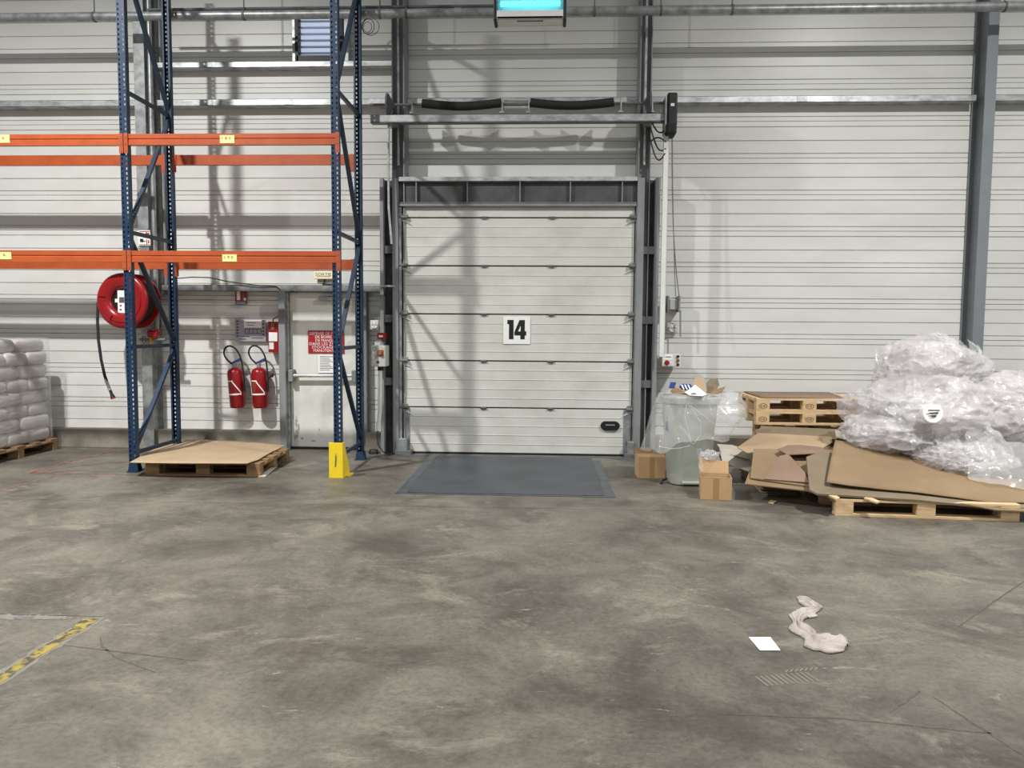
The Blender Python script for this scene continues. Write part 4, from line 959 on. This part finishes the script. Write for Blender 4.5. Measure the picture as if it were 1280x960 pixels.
o = MB().grid(ton, 30, 10).build('plastic_film', 'film', None, smooth=True, ang=80); tag(o, 'tongue of film lying over the corner of the stacked pallets', 'plastic film', 'crumpled film in the right heap')
def drp(u, v):
    t0 = [(1205, 560, 7.05), (1235, 545, 7.15), (1265, 552, 7.1), (1310, 560, 7.0)]; t1 = [(1210, 598, 6.80), (1235, 607, 6.72), (1265, 611, 6.66), (1310, 612, 6.6)]
    k = u*3; i = min(int(k), 2); f = k-i
    p = at(*t0[i]).lerp(at(*t0[i+1]), f).lerp(at(*t1[i]).lerp(at(*t1[i+1]), f), v)
    p.z += 0.03*math.sin(v*3.1)+0.035*noise.noise(p*6); p.y += 0.05*noise.noise(p*7+Vector((9, 0, 0))); return p
o = MB().grid(drp, 36, 24).build('plastic_film', 'film2', None, smooth=True, ang=80); tag(o, 'thin clear film sheet draped down the front right of the heap', 'plastic film', 'crumpled film in the right heap')
p = at(1166, 517, 7.06)
rl = MB().lathe([(0.0, -.006), (0.082, -.006), (0.088, 0.0), (0.088, 0.10)], p, (0.1, 1, -.15), 24).build('film_roll_core', 'paper', None, smooth=True); tag(rl, 'round white roll end with black print poking out of the film', 'film roll')
for k in range(3): MB().box(p.x-0.05+0.012*k, p.x+0.05-0.014*k, p.y-0.020, p.y-0.016, p.z+0.026-0.026*k, p.z+0.036-0.026*k).build('print_line', 'ink', rl)

# ------------------------------------------------------------------ bin with liner and rubbish
bc = Vector((1.45, 7.83, 0)); BH = at(868, 497, 7.6).z
bn = thing('waste_bin', 'tall grey green plastic bin under a clear liner', 'bin', bc)
def sq(r, e, t):
    c_, s_ = math.cos(t), math.sin(t); return (math.copysign(abs(c_)**e, c_)*r, math.copysign(abs(s_)**e, s_)*r)
prof = [(0.190, 0.0), (0.200, 0.01), (0.262, BH-0.10), (0.266, BH-0.09)]
m = MB(); nseg = 40
def binf(prof, name, mname, parent, cap=False):
    m = MB()
    for r, z in prof:
        for k in range(nseg):
            x, y = sq(r, 0.62, 2*math.pi*k/nseg); m.v.append(bc+Vector((x, y, z)))
    for i in range(len(prof)-1):
        for k in range(nseg):
            k2 = (k+1) % nseg; m.f.append((i*nseg+k, i*nseg+k2, (i+1)*nseg+k2, (i+1)*nseg+k))
    if cap: m.f.append(tuple(range(nseg)))
    return m.build(name, mname, parent, smooth=True)
binf([(0.190, 0.0), (0.204, 0.012), (0.264, BH-0.08), (0.264, BH-0.02), (0.250, BH-0.02), (0.195, 0.04)], 'body', 'bin', bn, True)
binf([(0.264, BH-0.07), (0.285, BH-0.06), (0.290, BH-0.01), (0.280, BH), (0.255, BH)], 'rim', 'bin', bn)
MB().box(bc.x-0.10, bc.x+0.10, bc.y-0.245, bc.y-0.20, 0.02, 0.05).build('foot_ridge', 'bin', bn, bev=0.01)
ln = thing('bin_liner', 'clear plastic liner bag folded over the rim of the bin', 'bin liner', bc)
def liner(u, v):
    t = 2*math.pi*u
    # direction weights: left long skirt, front middle, right puff
    cx, cy = math.cos(t), math.sin(t)
    left = max(0, -cx)**1.5; right = max(0, cx)**1.5; front = max(0, -cy)**1.5
    Lh = 0.22 + 0.34*left + 0.20*front + 0.05*right + 0.10*noise.noise(Vector((cx*2, cy*2, 4)))
    fl_ = 0.01 + 0.17*left*v + 0.24*right*math.sin(min(1, v*1.1)*math.pi*.8) + 0.06*front*v
    r = 0.295 + fl_ + 0.03*noise.noise(Vector((cx*5, cy*5, v*3)))*min(1, v*3) + 0.015*math.sin(t*9+v*4)*v
    x, y = sq(r, 0.7, t)
    zt = BH+0.01 - v*Lh
    return bc+Vector((x, y, zt))
MB().grid(liner, 72, 20).build('skirt', 'film2', ln, smooth=True, ang=80)
def rimf(u, v):
    t = 2*math.pi*u; x, y = sq(0.298-0.07*v, 0.66, t); return bc+Vector((x, y, BH+0.008+0.03*math.sin(v*math.pi)+0.012*noise.noise(Vector((x*12, y*12, v)))))
MB().grid(rimf, 60, 6).build('rim_fold', 'film', ln, smooth=True, ang=80)
def puff(u, v):
    c_ = bc+Vector((0.40, -0.02, BH-0.12)); t = 2*math.pi*u; f = math.pi*v
    d = Vector((math.sin(f)*math.cos(t), math.sin(f)*math.sin(t), math.cos(f)))
    r = 1+0.35*noise.noise(d*2.2+Vector((2, 5, 1)))+0.12*noise.noise(d*6)
    return c_+Vector((d.x*0.15*r, d.y*0.16*r, d.z*0.17*r))
MB().grid(puff, 28, 16).build('puffed_side', 'film2', ln, smooth=True, ang=80)
# creases of the doubled film edge in front of the bin
def crease(pp, r=0.004):
    pts = [at(*q) for q in pp]; sm = []
    for i in range(len(pts)-1):
        for k in range(3): sm.append(pts[i].lerp(pts[i+1], k/3))
    sm.append(pts[-1]); MB().tube(sm, r, 5).build('film_crease', 'film', ln, smooth=True)
YF = 7.47
crease([(859, 505, YF), (868, 515, YF), (876, 528, YF), (876, 543, YF), (867, 555, YF), (864, 553, YF), (858, 541, YF), (849, 532, YF)])
crease([(858, 506, YF), (856, 520, YF), (860, 537, YF), (864, 552, YF)])
crease([(824, 558, YF), (838, 561, YF), (850, 560, YF), (863, 557, YF)], 0.0045)
crease([(863, 507, YF), (880, 520, YF), (893, 531, YF)])
crease([(893, 540, YF), (896, 525, YF), (903, 519, YF), (928, 514, YF)])
# rubbish on top of the bin
def rub(pts, m, label, th=0.006, name='carton_piece', cat='rubbish'):
    o = MB().slab([at(*p) for p in pts], th).build(name, m, None); return tag(o, label, cat, 'rubbish on top of the bin')
rub([(864, 487, 7.75), (869, 471.5, 7.85), (879.5, 471.5, 7.85), (883, 491, 7.72), (872, 494, 7.68)], 'cardl', 'upright light brown carton flap standing in the bin')
rub([(883, 479, 7.95), (888, 473.5, 7.98), (897, 473, 7.98), (899, 482, 7.95), (893, 490, 7.85), (884, 491, 7.85)], 'card2', 'shaded brown carton piece at the back of the bin')
rub([(884, 493.5, 7.62), (893, 488, 7.72), (907, 483.5, 7.8), (902, 491, 7.7), (890, 494.5, 7.6)], 'card', 'brown carton flap leaning over the right rim of the bin')
rub([(856, 491, 7.58), (869, 481.5, 7.7), (883.5, 493.5, 7.58), (878, 495.5, 7.5), (862, 494.5, 7.52)], 'paper', 'folded white sheet on the rubbish in the bin', 0.005, 'paper_sheet')
rub([(838, 489.5, 7.66), (841, 484.5, 7.72), (850, 487, 7.7), (858, 492, 7.62), (852, 493, 7.58), (842, 492, 7.6)], 'woodd', 'dark brown crumpled carton piece at the left rim of the bin')
for pts, mm, lab_ in (([(836, 485, 7.7), (838, 478.5, 7.78), (845, 478.5, 7.78), (843, 485.5, 7.7)], 'bluep', 'small blue plastic piece at the left of the bin'),
                     ([(849, 484, 7.76), (852, 480.5, 7.8), (863, 481, 7.8), (866, 485, 7.74), (858, 488.5, 7.7), (852, 487, 7.72)], 'bluep', 'blue and white packaging lying in the middle of the bin')):
    o = rub(pts, mm, lab_, 0.008, 'packaging')
    if len(pts) == 6:
        for k in range(3):
            A, B = at(852+k*4, 481, 7.74), at(855+k*4, 487, 7.68); MB().bar(A, B, 0.012, 0.006).build('white_stripe', 'paper', o)
def blu(u, v):
    p = at(834+3*u-2*v, 508+30*v, 7.70); return p+Vector((0.012*noise.noise(Vector((u*3, v*5, 1))), 0.03*noise.noise(Vector((u*3, v*4, 5))), 0))
o = MB().grid(blu, 6, 12).build('packaging', 'bluep', None, smooth=True, thick=0.003); tag(o, 'blue plastic strip hanging between the bin and its liner', 'rubbish', 'rubbish on top of the bin')
o = MB().lathe([(0.0, -.004), (0.022, -.004), (0.022, 0)], at(867, 491.5, 7.54), (0, 1, .6), 16).build('hand_hole', 'print', None); tag(o, 'dark oval mark on the white sheet in the bin', 'mark'); o.scale = (1.3, 1, .6)

# ------------------------------------------------------------------ cartons
def carton(name, label, cx, y0, w_, d_, h, rz, open_top, flapback=0.0):
    t = thing(name, label, 'box', (cx, y0, 0), rz, 'small cartons by the bin'); th = 0.005
    def face(nm, *b, m='cardbox'): return MB().box(*b).build(nm, m, t, local=True, bev=0.001)
    face('front_wall', -w_/2, w_/2, 0, th, 0, h); face('back_wall', -w_/2, w_/2, d_-th, d_, 0, h)
    face('side_wall', -w_/2, -w_/2+th, th, d_-th, 0, h); face('side_wall', w_/2-th, w_/2, th, d_-th, 0, h)
    face('bottom', -w_/2, w_/2, 0, d_, 0, th)
    MB().box(-0.026, 0.026, -0.0015, 0.0, 0.0, h*.98).build('tape', 'tape', t, local=True)
    return t
A, B = fl(797.5, 597.5), fl(832, 599)
t = carton('carton_box', 'brown carton with open dark top against the dock post', (A.x+B.x)/2, (A.y+B.y)/2, B.x-A.x, 0.26, at(815, 571, 8.0).z, R(2), True)
h1 = at(815, 571, 8.0).z; w1 = (B.x-A.x)/2
MB().slab([(-w1, 0.0, h1), (w1, 0.0, h1), (w1, .11, h1+.015), (-w1, .11, h1+.015)], 0.004).build('flap', 'cardbox', t, local=True)
MB().slab([(-w1, .26, h1), (w1*.4, .26, h1), (w1*.4, .33, h1+.05), (-w1, .33, h1+.05)], 0.004).build('flap', 'woodd', t, local=True)
A, B = fl(874.5, 623.5), fl(915.5, 627)
yb = (A.y+B.y)/2; h2 = at(896, 597, yb).z; w2 = (B.x-A.x)/2
t = carton('carton_box', 'brown taped carton with a raised flap in front of the bin', (A.x+B.x)/2, yb, B.x-A.x, 0.24, h2, R(-8), True)
h3 = at(896, 577.5, yb+.2).z
MB().slab([(-w2, .235, h2), (w2*.92, .235, h2), (w2*.92, .275, h3), (-w2*1.0, .275, h3+0.012)], 0.004).build('flap', 'cardbox', t, local=True)
MB().slab([(-w2, .0, h2), (w2, .0, h2), (w2, .10, h2-.03), (-w2, .10, h2-.03)], 0.004).build('flap', 'cardbox', t, local=True)
o = MB().grid(lambda u, v: at(871+6*u+3*v, 560+30*v, 7.28-0.06*u)+Vector((0.02*noise.noise(Vector((u*4, v*5, 1))), 0.03*noise.noise(Vector((u*4, v*4, 3))), 0)), 8, 14).build('plastic_film', 'film2', None, smooth=True, ang=80); tag(o, 'strip of clear film tucked behind the taped carton', 'plastic film')
def wad(u, v):
    c_ = at(888, 571, 7.32); t_ = 2*math.pi*u; f = math.pi*v; d = Vector((math.sin(f)*math.cos(t_), math.sin(f)*math.sin(t_), math.cos(f)))
    r = 1+0.5*noise.noise(d*2.5+Vector((8, 3, 2))); return c_+Vector((d.x*.09*r, d.y*.06*r, d.z*.06*r))
o = MB().grid(wad, 24, 14).build('plastic_film', 'film', None, smooth=True, ang=80); tag(o, 'small white film wad above the taped carton', 'plastic film')
A = fl(829, 601, 0.05)
o = MB().tube([fl(826, 605), fl(829, 600, .03), fl(834, 598, .05)], 0.012, 6).build('rubber_scrap', 'rubber', None, smooth=True); tag(o, 'dark rubber scrap on the floor between carton and bin', 'scrap')

# ------------------------------------------------------------------ floor items and markings
q = [fl(936, 797.5), fl(963, 797.5), fl(975.5, 814), fl(950, 814)]
o = MB().slab([p+Vector((0, 0, .003)) for p in q], 0.002).build('paper_sheet', 'paper', None); tag(o, 'blank white sheet of paper lying on the concrete floor', 'paper')
cen = [(998, 748), (1006, 752), (1016, 758), (1022, 763), (1008, 766), (999, 771), (997, 779), (1003, 789), (1014, 797), (1028, 803), (1042, 807), (1058, 811)]
wid = [0.03, .09, .14, .03, .10, .10, .05, .10, .17, .22, .24, .10]
cp_ = [fl(*c_) for c_ in cen]
def ragf(u, v):
    k = u*(len(cp_)-1); i = min(int(k), len(cp_)-2); f = k-i
    p = cp_[i].lerp(cp_[i+1], f); d = (cp_[i+1]-cp_[i]).normalized(); n_ = Vector((-d.y, d.x, 0)); wv = wid[i]*(1-f)+wid[i+1]*f
    s = v-0.5
    fold = abs(math.sin(v*9+u*5+2.5*noise.noise(Vector((u*5, v*2.5, 3)))))
    edge = 1-(2*abs(s))**4
    wv *= 1+0.75*noise.noise(Vector((u*9, 0 if s < 0 else 7, 1)))
    return p+n_*s*wv+Vector((0, 0, 0.004+0.024*fold*edge*(0.5+wv*3)))
o = MB().grid(ragf, 90, 18).build('rag', 'rag', None, smooth=True, ang=80, thick=0.002); tag(o, 'twisted dirty grey rag lying on the concrete floor', 'rag')
# yellow line along the joint
def strip(name, pts, wds, m, label, cat, z=0.0012, seed=0, jag=0.02, group=None):
    P = [fl(*p) for p in pts]; n = 40
    def f(u, v):
        k = u*(len(P)-1); i = min(int(k), len(P)-2); g_ = k-i
        p = P[i].lerp(P[i+1], g_); d = (P[i+1]-P[i]).normalized(); nn = Vector((-d.y, d.x, 0)); wv = wds[i]*(1-g_)+wds[i+1]*g_
        s = (v-0.5)*wv + (v-0.5)*2*jag*noise.noise(Vector((u*16+seed, 3 if v < .5 else 8, 0)))
        return p+nn*s+Vector((0, 0, z))
    o = MB().grid(f, n, 1).build(name, m, None); return tag(o, label, cat, group)
strip('floor_marking', [(-30, 866), (0, 849), (40, 822), (75, 800), (98, 786), (114, 774)], [0.058]*4+[.07, .09], 'yell', 'chipped yellow line along the floor joint at the lower left', 'floor line', 0.002, 1, .012)
strip('joint_spall', [(-30, 866), (0, 849), (40, 822), (75, 800), (98, 787), (128, 772)], [0.10]*4+[.11, .03], 'chip', 'pale broken concrete edge along the yellow line', 'floor damage', 0.001, 4, .03)
strip('joint_spall', [(-20, 769), (20, 772), (40, 772), (72, 772), (90, 773)], [.03, .06, .06, .04, .02], 'chip', 'pale broken concrete edge along the cross joint at the left', 'floor damage', 0.001, 6, .03)
strip('joint_fill', [(18, 772), (30, 772.5), (42, 772)], [.02, .05, .02], 'steeld', 'dark filler patch in the cross joint at the left', 'floor damage', 0.002, 6, .01)
for i, (p, lab_) in enumerate((([(38, 591.5), (90, 576), (145, 563)], 'worn red floor line running towards the wall behind the sacks'), ([(38, 591.5), (100, 592), (160, 593)], 'worn red floor line running towards the blue rack foot'), ([(0, 614), (40, 603), (82, 592)], 'faint dark red floor line at the left edge'), ([(60, 588), (110, 581), (160, 577)], 'faint thin red floor line beside the blue rack'))):
    strip('floor_marking', p, [.05, .05, .05] if i < 2 else [.025]*3, 'redl', lab_, 'floor line', 0.0015, i*3, .01, 'red floor lines')
# tyre print
m = MB(); c0 = fl(985, 850)
for k in range(11):
    x = c0.x-0.11+k*0.024; y = c0.y-0.02+0.006*k
    m.add([(x, y-.045, .0012), (x+.008, y-.045, .0012), (x-.022, y+.045, .0012), (x-.030, y+.045, .0012)], [(0,1,2,3)])
    if k > 3: m.add([(x+.02, y+.07, .0012), (x+.028, y+.07, .0012), (x+.05, y+.10, .0012), (x+.042, y+.10, .0012)], [(0,1,2,3)])
o = m.build('tyre_print', 'dust', None); tag(o, 'faint pale tyre tread print on the floor below the paper sheet', 'tyre print', kind='stuff')

for i, (p, lab_) in enumerate((([(1112, 891), (1130, 878), (1150, 864)], 'short dark scuff line on the floor right of the rag'), ([(1165, 870), (1215, 903), (1290, 951)], 'long dark scuff line running to the lower right corner'),
                               ([(1195, 786), (1235, 757), (1280, 727)], 'thin dark scuff line near the right edge of the floor'), ([(125, 797), (128, 808), (145, 822), (195, 841)], 'curved dark scuff line on the floor beside the yellow line'),
                               ([(75, 806), (150, 815), (245, 826)], 'faint dark scuff line crossing the yellow line'), ([(900, 893), (1050, 898), (1240, 917)], 'nearly level dark scuff line low on the right floor'))):
    strip('scuff_line', p, [.004, .012, .010, .004][:len(p)], 'scl', lab_, 'scuff', 0.0011, i*5, .004, 'dark scuff lines on the floor')
